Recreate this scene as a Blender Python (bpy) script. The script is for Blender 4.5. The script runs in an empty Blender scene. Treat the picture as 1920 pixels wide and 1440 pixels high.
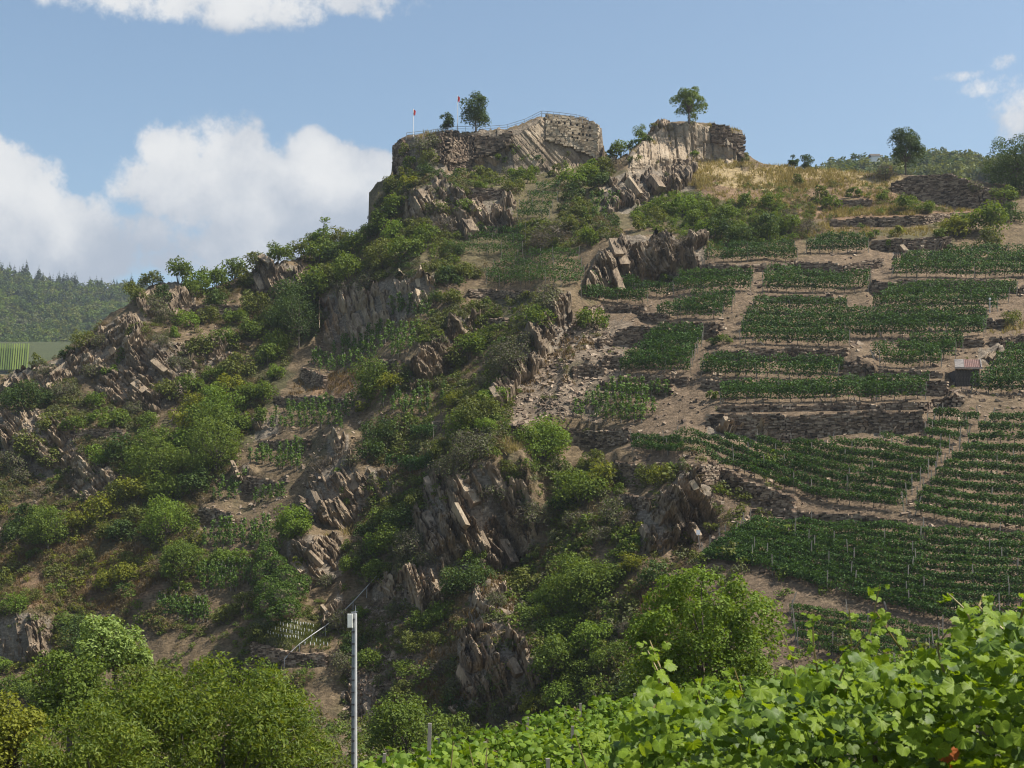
import bpy, bmesh, math, random
import numpy as np
from mathutils import Vector, Matrix

random.seed(7)
RNG = np.random.default_rng(11)
sc = bpy.context.scene
C = sc.collection

# ------------------------------------------------------------------ camera
F, U0, V0 = 2600.0, 960.0, 1000.0          # focal length and eye level of the view, in photo pixels
cd = bpy.data.cameras.new('camera')
cam = bpy.data.objects.new('camera', cd)
C.objects.link(cam)
cam.location = (0, 0, 0)
cam.rotation_euler = (math.radians(90), 0, 0)
cd.sensor_width = 36
cd.lens = 36 * F / 1920
cd.shift_y = (V0 - 720) / 1920
cd.clip_start = 0.1
cd.clip_end = 6000
cd.dof.use_dof = True
cd.dof.focus_distance = 170
cd.dof.aperture_fstop = 13.0
sc.camera = cam
sc.render.engine = 'CYCLES'
sc.cycles.use_denoising = True
sc.cycles.denoiser = 'OPENIMAGEDENOISE'
sc.cycles.denoising_input_passes = 'RGB_ALBEDO_NORMAL'
sc.cycles.denoising_prefilter = 'ACCURATE'
sc.cycles.use_adaptive_sampling = True
sc.cycles.adaptive_threshold = 0.02
sc.cycles.max_bounces = 4
sc.cycles.diffuse_bounces = 2
sc.cycles.glossy_bounces = 2
sc.cycles.transmission_bounces = 4
sc.cycles.volume_bounces = 0
sc.cycles.sample_clamp_indirect = 4
sc.cycles.filter_width = 1.1
sc.view_settings.view_transform = 'Standard'
sc.view_settings.look = 'None'
sc.view_settings.exposure = 0.62
sc.view_settings.gamma = 1.0

# ------------------------------------------------------------------ sun and sky
SUN = Vector((0.57, -0.09, 0.81)).normalized()
ld = bpy.data.lights.new('sun', 'SUN')
ld.energy = 5.0
ld.angle = math.radians(0.53)
ld.color = (1.0, 0.945, 0.86)
sun = bpy.data.objects.new('sun', ld)
C.objects.link(sun)
sun.rotation_euler = SUN.to_track_quat('Z', 'Y').to_euler()
sun.location = (60, 20, 120)

world = bpy.data.worlds.new('World')
sc.world = world
world.use_nodes = True
wn, wl = world.node_tree.nodes, world.node_tree.links
wn.clear()

def az_el(u, v):
    a = math.atan((u - U0) / F)
    return a, math.atan((V0 - v) / F * math.cos(a))

# clouds: puffs (centre u, v, half-width, half-height in photo pixels, weight)
PUFFS = [(400, 350, 235, 150, 1.0), (600, 345, 180, 100, 1.0), (330, 290, 110, 80, .9), (250, 340, 85, 80, .8),
         (575, 285, 95, 62, .8), (560, 420, 190, 70, .8),
         (20, 420, 150, 150, 1.0), (150, 460, 170, 120, 1.0), (-80, 340, 130, 110, 1.0), (270, 430, 95, 55, .8),
         (100, 340, 45, 60, .4), (190, 420, 110, 80, .7), (400, 470, 160, 50, .7), (30, 540, 330, 70, .9), (540, 450, 62, 40, .8), (330, 490, 130, 45, .7), (480, 430, 260, 85, .75), (300, 440, 200, 75, .7), (680, 350, 110, 90, .8), (100, 520, 200, 60, .8),
         (250, 0, 210, 50, .5), (470, 5, 230, 62, .5), (660, 0, 150, 48, .4),
         (1910, 150, 120, 28, .35), (1885, 120, 40, 28, .3), (1960, 190, 100, 80, .4), (1810, 142, 80, 14, .2)]

g = bpy.data.node_groups.new('cloud_field', 'ShaderNodeTree')
g.interface.new_socket('Vector', in_out='INPUT', socket_type='NodeSocketVector')
g.interface.new_socket('Density', in_out='OUTPUT', socket_type='NodeSocketFloat')
gn, gl = g.nodes, g.links
gi, go = gn.new('NodeGroupInput'), gn.new('NodeGroupOutput')

def gm(op, a, b=None, c=None):
    n = gn.new('ShaderNodeMath'); n.operation = op
    for k, s in enumerate((a, b, c)):
        if s is None: continue
        if isinstance(s, (int, float)): n.inputs[k].default_value = s
        else: gl.new(s, n.inputs[k])
    return n.outputs[0]
sep = gn.new('ShaderNodeSeparateXYZ'); gl.new(gi.outputs[0], sep.inputs[0])
azn = gm('ARCTAN2', sep.outputs[0], sep.outputs[1])
eln = gm('ARCSINE', sep.outputs[2])
nzd = gn.new('ShaderNodeTexNoise'); nzd.inputs['Scale'].default_value = 9; nzd.inputs['Detail'].default_value = 7
nzd.inputs['Roughness'].default_value = 0.66
gl.new(gi.outputs[0], nzd.inputs['Vector'])
nbig = gn.new('ShaderNodeTexNoise'); nbig.inputs['Scale'].default_value = 3.1; nbig.inputs['Detail'].default_value = 2
gl.new(gi.outputs[0], nbig.inputs['Vector'])
cmb = gn.new('ShaderNodeCombineXYZ'); gl.new(azn, cmb.inputs[0]); gl.new(eln, cmb.inputs[1])
field = None
for (u, v, ru, rv, w) in PUFFS:
    a0, e0 = az_el(u, v)
    ra, re = ru / F * 0.95, rv / F * 0.95
    vm = gn.new('ShaderNodeVectorMath'); vm.operation = 'MULTIPLY_ADD'
    gl.new(cmb.outputs[0], vm.inputs[0]); vm.inputs[1].default_value = (1 / ra, 1 / re, 0); vm.inputs[2].default_value = (-a0 / ra, -e0 / re, 0)
    dt = gn.new('ShaderNodeVectorMath'); dt.operation = 'DOT_PRODUCT'
    gl.new(vm.outputs[0], dt.inputs[0]); gl.new(vm.outputs[0], dt.inputs[1])
    b = gm('MULTIPLY_ADD', dt.outputs['Value'], -(w + .25), w)
    field = b if field is None else gm('MAXIMUM', field, b)
# the rest of the sky carries the same sort of scattered cloud
off = gm('MAXIMUM', gm('SUBTRACT', gm('ABSOLUTE', azn), 0.42), gm('SUBTRACT', eln, 0.42))
offm = gm('MINIMUM', gm('MAXIMUM', gm('MULTIPLY', off, 8.0), 0.0), 1.0)
gen = gm('MULTIPLY', gm('SUBTRACT', nbig.outputs[0], 0.56), 6.0)
gen = gm('SUBTRACT', gm('MULTIPLY', gm('ADD', gen, 1.0), offm), 1.0)
field = gm('MAXIMUM', gm('MAXIMUM', field, -1.5), gen)
dens = gm('ADD', field, gm('MULTIPLY', gm('SUBTRACT', nzd.outputs[0], 0.48), 4.0))
gl.new(dens, go.inputs[0])

tc = wn.new('ShaderNodeTexCoord')
c1 = wn.new('ShaderNodeGroup'); c1.node_tree = g
c2 = wn.new('ShaderNodeGroup'); c2.node_tree = g
wl.new(tc.outputs['Generated'], c1.inputs[0])
sh = wn.new('ShaderNodeVectorMath'); sh.operation = 'ADD'
sh.inputs[1].default_value = (0.012, 0.0, 0.045)
wl.new(tc.outputs['Generated'], sh.inputs[0])
nrm = wn.new('ShaderNodeVectorMath'); nrm.operation = 'NORMALIZE'
wl.new(sh.outputs[0], nrm.inputs[0]); wl.new(nrm.outputs[0], c2.inputs[0])

def wm(op, a, b=None):
    n = wn.new('ShaderNodeMath'); n.operation = op
    for k, s in enumerate((a, b)):
        if s is None: continue
        if isinstance(s, (int, float)): n.inputs[k].default_value = s
        else: wl.new(s, n.inputs[k])
    return n.outputs[0]
alpha = wn.new('ShaderNodeMapRange'); alpha.interpolation_type = 'SMOOTHSTEP'
alpha.inputs['From Min'].default_value = -0.03; alpha.inputs['From Max'].default_value = 0.45
alpha.inputs['To Max'].default_value = 0.97
wl.new(c1.outputs[0], alpha.inputs[0])
shade = wn.new('ShaderNodeMapRange'); shade.interpolation_type = 'SMOOTHSTEP'
shade.inputs['From Min'].default_value = -0.5; shade.inputs['From Max'].default_value = 2.3
nsh = wn.new('ShaderNodeTexNoise'); nsh.inputs['Scale'].default_value = 8.0; nsh.inputs['Detail'].default_value = 4; wl.new(tc.outputs['Generated'], nsh.inputs['Vector'])
wl.new(wm('ADD', wm('SUBTRACT', c1.outputs[0], c2.outputs[0]), wm('MULTIPLY', wm('SUBTRACT', nsh.outputs[0], 0.52), 6.0)), shade.inputs[0])
ccol = wn.new('ShaderNodeMixRGB')
CL = 5.8
ccol.inputs[1].default_value = (0.47 * CL, 0.53 * CL, 0.625 * CL, 1)
ccol.inputs[2].default_value = (0.90 * CL, 0.905 * CL, 0.905 * CL, 1)
wl.new(shade.outputs[0], ccol.inputs[0])
sky = wn.new('ShaderNodeTexSky'); sky.sky_type = 'NISHITA'; sky.sun_disc = False
sky.sun_elevation = math.asin(SUN.z)
sky.sun_rotation = math.atan2(SUN.x, SUN.y)
sky.air_density = 1.0; sky.dust_density = 2.2; sky.ozone_density = 0.45; sky.altitude = 100
mixs = wn.new('ShaderNodeMixRGB')
tint = wn.new('ShaderNodeMixRGB'); tint.blend_type = 'MULTIPLY'; tint.inputs[0].default_value = 1; tint.inputs[2].default_value = (0.95, 1.02, 1.0, 1)
wl.new(sky.outputs[0], tint.inputs[1])
wl.new(alpha.outputs[0], mixs.inputs[0]); wl.new(tint.outputs[0], mixs.inputs[1]); wl.new(ccol.outputs[0], mixs.inputs[2])
bg = wn.new('ShaderNodeBackground'); bg.inputs[1].default_value = 0.106
wl.new(mixs.outputs[0], bg.inputs[0])
world.cycles.sampling_method = 'MANUAL'; world.cycles.sample_map_resolution = 256
wo = wn.new('ShaderNodeOutputWorld'); wl.new(bg.outputs[0], wo.inputs[0])

# ------------------------------------------------------------------ helpers
def tag(o, label=None, cat=None, group=None, kind=None):
    if label: o['label'] = label
    if cat: o['category'] = cat
    if group: o['group'] = group
    if kind: o['kind'] = kind
    return o

def empty(name, loc=(0, 0, 0)):
    o = bpy.data.objects.new(name, None); C.objects.link(o)
    o.location = loc; o.empty_display_size = 0.3
    return o

def link(name, me, parent=None, loc=None):
    o = bpy.data.objects.new(name, me); C.objects.link(o)
    if parent is not None: o.parent = parent
    if loc is not None: o.location = loc
    return o

def mesh_np(name, verts, faces, mats, mat_idx=None, smooth=False):
    """fast mesh from numpy: faces is an (n,3) or (n,4) array, or a list of such arrays"""
    me = bpy.data.meshes.new(name)
    verts = np.asarray(verts, dtype=np.float32)
    fl = faces if isinstance(faces, (list, tuple)) else [faces]
    fl = [np.asarray(f, dtype=np.int32) for f in fl if len(f)]
    loops = np.concatenate([f.ravel() for f in fl])
    counts = np.concatenate([np.full(len(f), f.shape[1], dtype=np.int32) for f in fl])
    starts = np.concatenate([[0], np.cumsum(counts)[:-1]]).astype(np.int32)
    me.vertices.add(len(verts)); me.vertices.foreach_set('co', verts.ravel())
    me.loops.add(len(loops)); me.loops.foreach_set('vertex_index', loops)
    me.polygons.add(len(counts)); me.polygons.foreach_set('loop_start', starts)
    if not isinstance(mats, (list, tuple)): mats = [mats]
    for m in mats: me.materials.append(m)
    if mat_idx is not None:
        me.polygons.foreach_set('material_index', np.asarray(mat_idx, dtype=np.int32))
    me.polygons.foreach_set('use_smooth', np.full(len(counts), smooth, dtype=bool))
    me.update(calc_edges=True)
    return me

class MB:
    """collects arrays of vertices and quads/tris with a material slot each"""
    def __init__(s): s.v = []; s.q = []; s.t = []; s.qm = []; s.tm = []; s.n = 0
    def add(s, v, f, m=0):
        v = np.asarray(v, dtype=np.float64); f = np.asarray(f, dtype=np.int64)
        if len(f) == 0: return
        if f.shape[1] == 4: s.q.append(f + s.n); s.qm.append(np.full(len(f), m))
        else: s.t.append(f + s.n); s.tm.append(np.full(len(f), m))
        s.v.append(v); s.n += len(v)
    def mesh(s, name, mats, smooth=False):
        fl, mi = [], []
        if s.q: fl.append(np.concatenate(s.q)); mi.append(np.concatenate(s.qm))
        if s.t: fl.append(np.concatenate(s.t)); mi.append(np.concatenate(s.tm))
        return mesh_np(name, np.concatenate(s.v), fl, mats, np.concatenate(mi), smooth)

BOXV = np.array([[x, y, z] for z in (-.5, .5) for y in (-.5, .5) for x in (-.5, .5)])
BOXF = np.array([[0, 2, 3, 1], [4, 5, 7, 6], [0, 1, 5, 4], [2, 6, 7, 3], [0, 4, 6, 2], [1, 3, 7, 5]])

def box(mb, c, s, m=0, rz=0.0, ry=0.0, rx=0.0):
    R = np.array((Matrix.Rotation(rz, 3, 'Z') @ Matrix.Rotation(ry, 3, 'Y') @ Matrix.Rotation(rx, 3, 'X')))
    mb.add((BOXV * np.array(s)) @ R.T + np.array(c), BOXF, m)

def bar(mb, a, b, w, m=0, w2=None):
    """square bar from a to b"""
    a, b = np.array(a, float), np.array(b, float); d = b - a; L = np.linalg.norm(d); d /= L
    r = np.array([0, 0, 1.0]) if abs(d[2]) < .9 else np.array([1.0, 0, 0])
    x = np.cross(d, r); x /= np.linalg.norm(x); y = np.cross(d, x)
    w2 = w if w2 is None else w2
    v = [a + x * sx * w / 2 + y * sy * w / 2 for sx, sy in ((-1, -1), (1, -1), (1, 1), (-1, 1))] + \
        [b + x * sx * w2 / 2 + y * sy * w2 / 2 for sx, sy in ((-1, -1), (1, -1), (1, 1), (-1, 1))]
    mb.add(v, [[0, 1, 5, 4], [1, 2, 6, 5], [2, 3, 7, 6], [3, 0, 4, 7], [3, 2, 1, 0], [4, 5, 6, 7]], m)

def tube(mb, pts, rad, sides=6, m=0):
    pts = np.asarray(pts, float); n = len(pts)
    t = np.gradient(pts, axis=0); t /= np.linalg.norm(t, axis=1)[:, None] + 1e-9
    ref = np.where(np.abs(t[:, 2:3]) < .9, [[0, 0, 1.0]], [[1.0, 0, 0]])
    x = np.cross(t, ref); x /= np.linalg.norm(x, axis=1)[:, None]; y = np.cross(t, x)
    a = np.arange(sides) / sides * 2 * np.pi
    rad = np.broadcast_to(np.asarray(rad, float), (n,))
    v = pts[:, None] + (x[:, None] * np.cos(a)[None, :, None] + y[:, None] * np.sin(a)[None, :, None]) * rad[:, None, None]
    f = [[i * sides + k, i * sides + (k + 1) % sides, (i + 1) * sides + (k + 1) % sides, (i + 1) * sides + k]
         for i in range(n - 1) for k in range(sides)]
    mb.add(v.reshape(-1, 3), f, m)
    mb.add(np.vstack([v[-1], pts[-1]]), [[k, (k + 1) % sides, sides] for k in range(sides)], m)

def frames(nv, rng=RNG):
    """random orthonormal frames (N,3,3) whose third column is nv"""
    nv = nv / (np.linalg.norm(nv, axis=1)[:, None] + 1e-9)
    r = rng.normal(size=nv.shape)
    t = np.cross(nv, r); t /= np.linalg.norm(t, axis=1)[:, None] + 1e-9
    b = np.cross(nv, t)
    return np.stack([t, b, nv], axis=2)

def bake(mb, tv, tf, Rm, Pm, S, m=0):
    """copies of a template joined: Rm (N,3,3), Pm (N,3), S (N,) or (N,3)"""
    tv = np.asarray(tv, float); tf = np.asarray(tf); N = len(Pm)
    if N == 0: return
    S = np.asarray(S, float)
    S = S[:, None, None] if S.ndim == 1 else S[:, None, :]
    v = np.einsum('nij,nkj->nki', Rm, tv[None] * S) + Pm[:, None]
    f = tf[None] + (np.arange(N) * len(tv))[:, None, None]
    mb.add(v.reshape(-1, 3), f.reshape(-1, tf.shape[1]), m)

LEAFV = np.array([[-.5, 0, 0], [0, -.33, .08], [.5, 0, 0], [0, .33, .08]])
LEAFF = np.array([[0, 1, 2, 3]])
BLADEV = np.array([[-.5, 0, 0], [0, -.07, .0], [.5, 0, 0.05], [0, .07, .0]])

# -------- value noise (numpy)
def _hash(ix, iy, iz, seed):
    h = (ix * 374761393 + iy * 668265263 + iz * 2147483647 + seed * 1274126177) & 0xffffffff
    h = ((h ^ (h >> 13)) * 1274126177) & 0xffffffff
    h = (h ^ (h >> 16)) & 0xffffff
    return h / float(0xffffff) * 2 - 1
def vnoise(x, y, z=None, seed=0):
    x = np.asarray(x, float); y = np.asarray(y, float)
    z = np.zeros_like(x) if z is None else np.asarray(z, float)
    ix, iy, iz = np.floor(x).astype(np.int64), np.floor(y).astype(np.int64), np.floor(z).astype(np.int64)
    fx, fy, fz = x - ix, y - iy, z - iz
    fx, fy, fz = fx * fx * (3 - 2 * fx), fy * fy * (3 - 2 * fy), fz * fz * (3 - 2 * fz)
    r = 0
    for dx in (0, 1):
        for dy in (0, 1):
            for dz in (0, 1):
                r = r + _hash(ix + dx, iy + dy, iz + dz, seed) * np.abs(1 - dx - fx) * np.abs(1 - dy - fy) * np.abs(1 - dz - fz)
    return r
def fbm(x, y, z=None, oct=4, seed=0, gain=.5):
    s, a = 0, 1.0
    for k in range(oct):
        s = s + a * vnoise(x * 2 ** k, y * 2 ** k, None if z is None else z * 2 ** k, seed + k); a *= gain
    return s

# ------------------------------------------------------------------ materials
def new_mat(name):
    m = bpy.data.materials.new(name); m.use_nodes = True
    n = m.node_tree.nodes; n.clear()
    return m, n, m.node_tree.links

def _ramp(n, stops):
    r = n.new('ShaderNodeValToRGB'); e = r.color_ramp.elements
    while len(e) > 1: e.remove(e[-1])
    e[0].position = stops[0][0]; e[0].color = (*stops[0][1], 1)
    for p, c in stops[1:]:
        k = e.new(p); k.color = (*c, 1)
    return r

def leaf_mat(name, dark, mid, light, trans=0.35, rough=0.55, spec=0.14):
    """foliage: colour differs from leaf to leaf and a little from clump to clump"""
    dark, mid, light = [(c[0] * .98, c[1] * 1.03, c[2] * .74) for c in (dark, mid, light)]
    m, n, l = new_mat(name)
    geo = n.new('ShaderNodeNewGeometry'); tcn = n.new('ShaderNodeTexCoord')
    oi = n.new('ShaderNodeObjectInfo')
    nz = n.new('ShaderNodeTexNoise'); nz.inputs['Scale'].default_value = 1.3; nz.inputs['Detail'].default_value = 2
    l.new(tcn.outputs['Object'], nz.inputs['Vector'])
    a = n.new('ShaderNodeMath'); a.operation = 'MULTIPLY_ADD'; a.inputs[1].default_value = 0.62; a.inputs[2].default_value = -0.06
    l.new(geo.outputs['Random Per Island'], a.inputs[0])
    b = n.new('ShaderNodeMath'); b.operation = 'MULTIPLY_ADD'; b.inputs[1].default_value = 0.5
    l.new(nz.outputs[0], b.inputs[0]); l.new(a.outputs[0], b.inputs[2])
    c = n.new('ShaderNodeMath'); c.operation = 'MULTIPLY_ADD'; c.inputs[1].default_value = 0.22
    l.new(oi.outputs['Random'], c.inputs[0]); l.new(b.outputs[0], c.inputs[2])
    r = _ramp(n, [(0.1, dark), (0.5, mid), (0.95, light)])
    l.new(c.outputs[0], r.inputs[0])
    p = n.new('ShaderNodeBsdfPrincipled'); p.inputs['Roughness'].default_value = rough
    p.inputs['Specular IOR Level'].default_value = spec
    l.new(r.outputs[0], p.inputs['Base Color'])
    t = n.new('ShaderNodeBsdfTranslucent')
    tcl = n.new('ShaderNodeMixRGB'); tcl.blend_type = 'MULTIPLY'; tcl.inputs[0].default_value = 1
    tcl.inputs[2].default_value = (1.35, 1.25, 0.45, 1); l.new(r.outputs[0], tcl.inputs[1])
    l.new(tcl.outputs[0], t.inputs[0])
    mx = n.new('ShaderNodeMixShader'); mx.inputs[0].default_value = trans
    l.new(p.outputs[0], mx.inputs[1]); l.new(t.outputs[0], mx.inputs[2])
    o = n.new('ShaderNodeOutputMaterial'); l.new(mx.outputs[0], o.inputs[0])
    return m

def stone_mat(name, stops, scale=3.0, bump=0.4, island=0.6, streak=None, rough=0.9):
    m, n, l = new_mat(name)
    geo = n.new('ShaderNodeNewGeometry')
    mp = n.new('ShaderNodeMapping'); l.new(geo.outputs['Position'], mp.inputs[0])
    if streak: mp.inputs['Rotation'].default_value = streak[0]; mp.inputs['Scale'].default_value = streak[1]
    nz = n.new('ShaderNodeTexNoise'); nz.inputs['Scale'].default_value = scale; nz.inputs['Detail'].default_value = 6
    nz.inputs['Roughness'].default_value = .65
    l.new(mp.outputs[0], nz.inputs['Vector'])
    n2 = n.new('ShaderNodeTexNoise'); n2.inputs['Scale'].default_value = scale * .17; n2.inputs['Detail'].default_value = 3
    l.new(geo.outputs['Position'], n2.inputs['Vector'])
    a = n.new('ShaderNodeMath'); a.operation = 'MULTIPLY_ADD'; a.inputs[1].default_value = island; a.inputs[2].default_value = -island / 2
    l.new(geo.outputs['Random Per Island'], a.inputs[0])
    b = n.new('ShaderNodeMath'); b.operation = 'ADD'; l.new(a.outputs[0], b.inputs[0]); l.new(nz.outputs[0], b.inputs[1])
    c = n.new('ShaderNodeMath'); c.operation = 'MULTIPLY_ADD'; c.inputs[1].default_value = 1.1
    c2 = n.new('ShaderNodeMath'); c2.operation = 'SUBTRACT'; c2.inputs[1].default_value = .5
    l.new(n2.outputs[0], c2.inputs[0]); l.new(c2.outputs[0], c.inputs[0]); l.new(b.outputs[0], c.inputs[2])
    r = _ramp(n, stops); l.new(c.outputs[0], r.inputs[0])
    p = n.new('ShaderNodeBsdfPrincipled'); p.inputs['Roughness'].default_value = rough
    p.inputs['Specular IOR Level'].default_value = 0.2
    l.new(r.outputs[0], p.inputs['Base Color'])
    if bump:
        bm = n.new('ShaderNodeBump'); bm.inputs['Strength'].default_value = bump; bm.inputs['Distance'].default_value = .25
        l.new(nz.outputs[0], bm.inputs['Height']); l.new(bm.outputs[0], p.inputs['Normal'])
    o = n.new('ShaderNodeOutputMaterial'); l.new(p.outputs[0], o.inputs[0])
    return m

def plain_mat(name, col, rough=0.7, metal=0.0, var=0.25, scale=4.0):
    m, n, l = new_mat(name)
    tcn = n.new('ShaderNodeTexCoord')
    nz = n.new('ShaderNodeTexNoise'); nz.inputs['Scale'].default_value = scale; nz.inputs['Detail'].default_value = 5
    l.new(tcn.outputs['Object'], nz.inputs['Vector'])
    lo = tuple(c * (1 - var) for c in col); hi = tuple(min(1, c * (1 + var)) for c in col)
    r = _ramp(n, [(0.3, lo), (0.7, hi)]); l.new(nz.outputs[0], r.inputs[0])
    p = n.new('ShaderNodeBsdfPrincipled'); p.inputs['Roughness'].default_value = rough; p.inputs['Metallic'].default_value = metal
    l.new(r.outputs[0], p.inputs['Base Color'])
    o = n.new('ShaderNodeOutputMaterial'); l.new(p.outputs[0], o.inputs[0])
    return m

M = {}
M['vine'] = leaf_mat('vine_leaf', (.020, .042, .015), (.041, .082, .026), (.085, .145, .042), .30)
M['vine_near'] = leaf_mat('vine_leaf_near', (.075, .12, .016), (.155, .225, .026), (.24, .31, .042), .47, .5, .2)
M['vine_mid'] = leaf_mat('vine_leaf_mid', (.055, .095, .018), (.12, .19, .03), (.20, .27, .05), .4)
M['dark'] = leaf_mat('leaf_dark', (.025, .042, .015), (.050, .079, .026), (.092, .128, .042), .3)
M['mid'] = leaf_mat('leaf_mid', (.046, .070, .018), (.098, .138, .030), (.165, .205, .048), .36)
M['bright'] = leaf_mat('leaf_bright', (.060, .095, .018), (.115, .170, .030), (.175, .235, .050), .38)
M['yellow'] = leaf_mat('leaf_yellow', (.080, .092, .018), (.155, .165, .028), (.240, .235, .045), .38)
M['grey'] = leaf_mat('leaf_greygreen', (.058, .062, .036), (.105, .112, .062), (.165, .168, .100), .25)
M['olive'] = leaf_mat('leaf_olive', (.052, .062, .020), (.105, .118, .035), (.165, .175, .056), .32)
M['brown'] = leaf_mat('twig_brown', (.065, .046, .030), (.130, .092, .060), (.205, .150, .098), .15)
M['straw'] = leaf_mat('dry_grass', (.13, .095, .05), (.25, .19, .10), (.38, .30, .17), .3)
M['rust'] = leaf_mat('dry_bracken', (.085, .050, .028), (.150, .092, .050), (.21, .14, .075), .25)
M['pale'] = leaf_mat('leaf_pale_green', (.09, .13, .04), (.17, .225, .075), (.27, .33, .13), .35)
M['cherry'] = leaf_mat('leaf_cherry', (.055, .085, .016), (.115, .155, .028), (.22, .24, .045), .42, .5, .2)
M['conifer'] = leaf_mat('needle_dark', (.012, .020, .013), (.022, .036, .022), (.04, .058, .03), .15)
M['ivy'] = leaf_mat('leaf_ivy', (.032, .056, .014), (.066, .108, .024), (.115, .168, .036), .3)
M['vine_young'] = leaf_mat('vine_leaf_young', (.040, .070, .020), (.080, .135, .034), (.14, .21, .055), .34)
M['bark'] = plain_mat('bark', (.10, .08, .06), .95)
M['wood'] = plain_mat('weathered_wood', (.27, .24, .20), .85)
M['rock'] = stone_mat('slate_rock', [(.12, (.055, .043, .032)), (.36, (.180, .136, .094)), (.58, (.290, .222, .152)), (.9, (.42, .34, .24))],
                      2.2, .8, .34, ((0, math.radians(25), 0), (1.6, 1.0, .35)))
M['rock_tan'] = stone_mat('castle_rock', [(.12, (.08, .06, .042)), (.40, (.205, .158, .110)), (.62, (.30, .235, .165)), (.9, (.40, .325, .235))],
                      1.8, .8, .26, ((0, math.radians(-40), 0), (1.4, 1.0, .4)))
M['drystone'] = stone_mat('dry_stone', [(.05, (.045, .034, .025)), (.38, (.140, .100, .071)), (.62, (.240, .178, .125)), (.95, (.38, .30, .22))], 5, .3, .75)
M['masonry'] = stone_mat('castle_masonry', [(.05, (.12, .095, .066)), (.38, (.27, .215, .15)), (.62, (.37, .30, .21)), (.95, (.48, .40, .30))], 4, .3, .5)
M['drystone_dark'] = stone_mat('old_castle_stone', [(.05, (.035, .027, .02)), (.38, (.12, .086, .06)), (.62, (.20, .145, .10)), (.95, (.30, .235, .17))], 5, .3, .7)
# ------------------------------------------------------------------ the hill: a height field
# The hill's shape is worked out as distance Y over the view's columns (u) and rows (v); from it comes z(x, y).
us = np.arange(-240, 2177, 4.0)
vs = np.arange(150, 1461, 2.0)
UU, VV = np.meshgrid(us, vs, indexing='ij')

CREST = [(-320, 800), (-100, 738), (0, 702), (60, 692), (100, 668), (140, 640), (180, 618), (210, 590), (240, 572), (270, 545), (300, 534), (330, 528), (370, 545),
         (430, 525), (520, 492), (560, 480), (620, 462), (660, 446), (688, 425), (690, 362), (705, 345), (733, 328), (740, 268), (760, 260),
         (790, 256), (830, 249), (900, 244), (950, 240), (985, 228), (1010, 217), (1030, 216), (1080, 223), (1110, 231), (1128, 241), (1133, 285),
         (1150, 300), (1180, 284), (1205, 262), (1230, 240), (1250, 226), (1290, 226), (1330, 231), (1370, 240), (1392, 247),
         (1396, 285), (1418, 301), (1440, 309), (1500, 318), (1580, 322), (1660, 327), (1740, 330), (1800, 334), (1860, 345), (1920, 350), (2240, 365)]
CREST_Y = [(-320, 212), (0, 214), (200, 217), (400, 222), (600, 226), (750, 226), (1000, 222), (1150, 223), (1300, 220), (1450, 214), (1600, 210), (1800, 204), (2240, 195)]
FOOT = [(-320, 1345), (0, 1338), (200, 1332), (400, 1335), (600, 1352), (800, 1392), (1000, 1375), (1200, 1335), (1400, 1295), (1600, 1262), (1800, 1232), (2240, 1205)]
FOOT_Y = [(-320, 156), (0, 152), (200, 148), (400, 142), (600, 135), (800, 125), (1000, 115), (1200, 108), (1400, 103), (1600, 100), (1800, 98), (2240, 95)]
def ip(tab, u): return np.interp(u, [t[0] for t in tab], [t[1] for t in tab])
def soft(a, n):
    k = np.hanning(n + 2)[1:-1]; k /= k.sum()
    return np.convolve(np.pad(a, n // 2, mode='edge'), k, 'same')[n // 2: n // 2 + len(a)]
crest_v = ip(CREST, us)
crest_y = soft(ip(CREST_Y, us), 31)
foot_v = soft(ip(FOOT, us), 31); foot_y = soft(ip(FOOT_Y, us), 31)
crest_soft = soft(np.maximum(crest_v, 270), 61)               # the straight slope aims at a smoothed crest
zc, zf = (V0 - crest_soft) / F * crest_y, (V0 - foot_v) / F * foot_y
sl_b = (zc - zf) / (crest_y - foot_y); sl_a = zf - sl_b * foot_y
EE = (V0 - VV) / F
Ymap = sl_a[:, None] / np.minimum(EE - sl_b[:, None], -0.12)
Ymap = np.clip(Ymap, 60, 300)
Gmap = -np.gradient(Ymap, 2.0, axis=1)                        # metres of depth per pixel of height

def polydist(pts):
    d = np.full(UU.shape, 1e9)
    for (a, b), (c, e) in zip(pts[:-1], pts[1:]):
        dx, dy = c - a, e - b
        t = np.clip(((UU - a) * dx + (VV - b) * dy) / (dx * dx + dy * dy), 0, 1)
        d = np.minimum(d, np.hypot(UU - a - t * dx, VV - b - t * dy))
    return d
RIBS = [([(800, 340), (790, 520), (770, 640), (700, 760), (640, 830), (610, 950), (560, 1060), (520, 1180)], 62, -3.2),
        ([(1190, 330), (1150, 450), (1060, 560), (1000, 680), (930, 800), (870, 930), (800, 1080)], 62, -3.8),
        ([(1300, 860), (1260, 950), (1215, 1040)], 50, -3.0),
        ([(900, 1160), (930, 1280)], 65, -3.5),
        ([(320, 540), (250, 640), (150, 720), (60, 800)], 70, -3.0),
        ([(510, 480), (540, 540)], 50, -3.0),
        ([(40, 1160), (60, 1240)], 60, -3.0),
        ([(620, 500), (560, 620), (450, 760), (330, 920), (200, 1080), (100, 1250)], 70, 2.8),
        ([(930, 560), (870, 680), (770, 850), (725, 1000), (690, 1150), (690, 1350)], 52, 2.8),
        ([(1100, 850), (1040, 960), (1010, 1090), (1080, 1230)], 60, 2.8)]
for pts, w, amp in RIBS:
    Ymap += amp * np.exp(-(polydist(pts) / w) ** 2)

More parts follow.
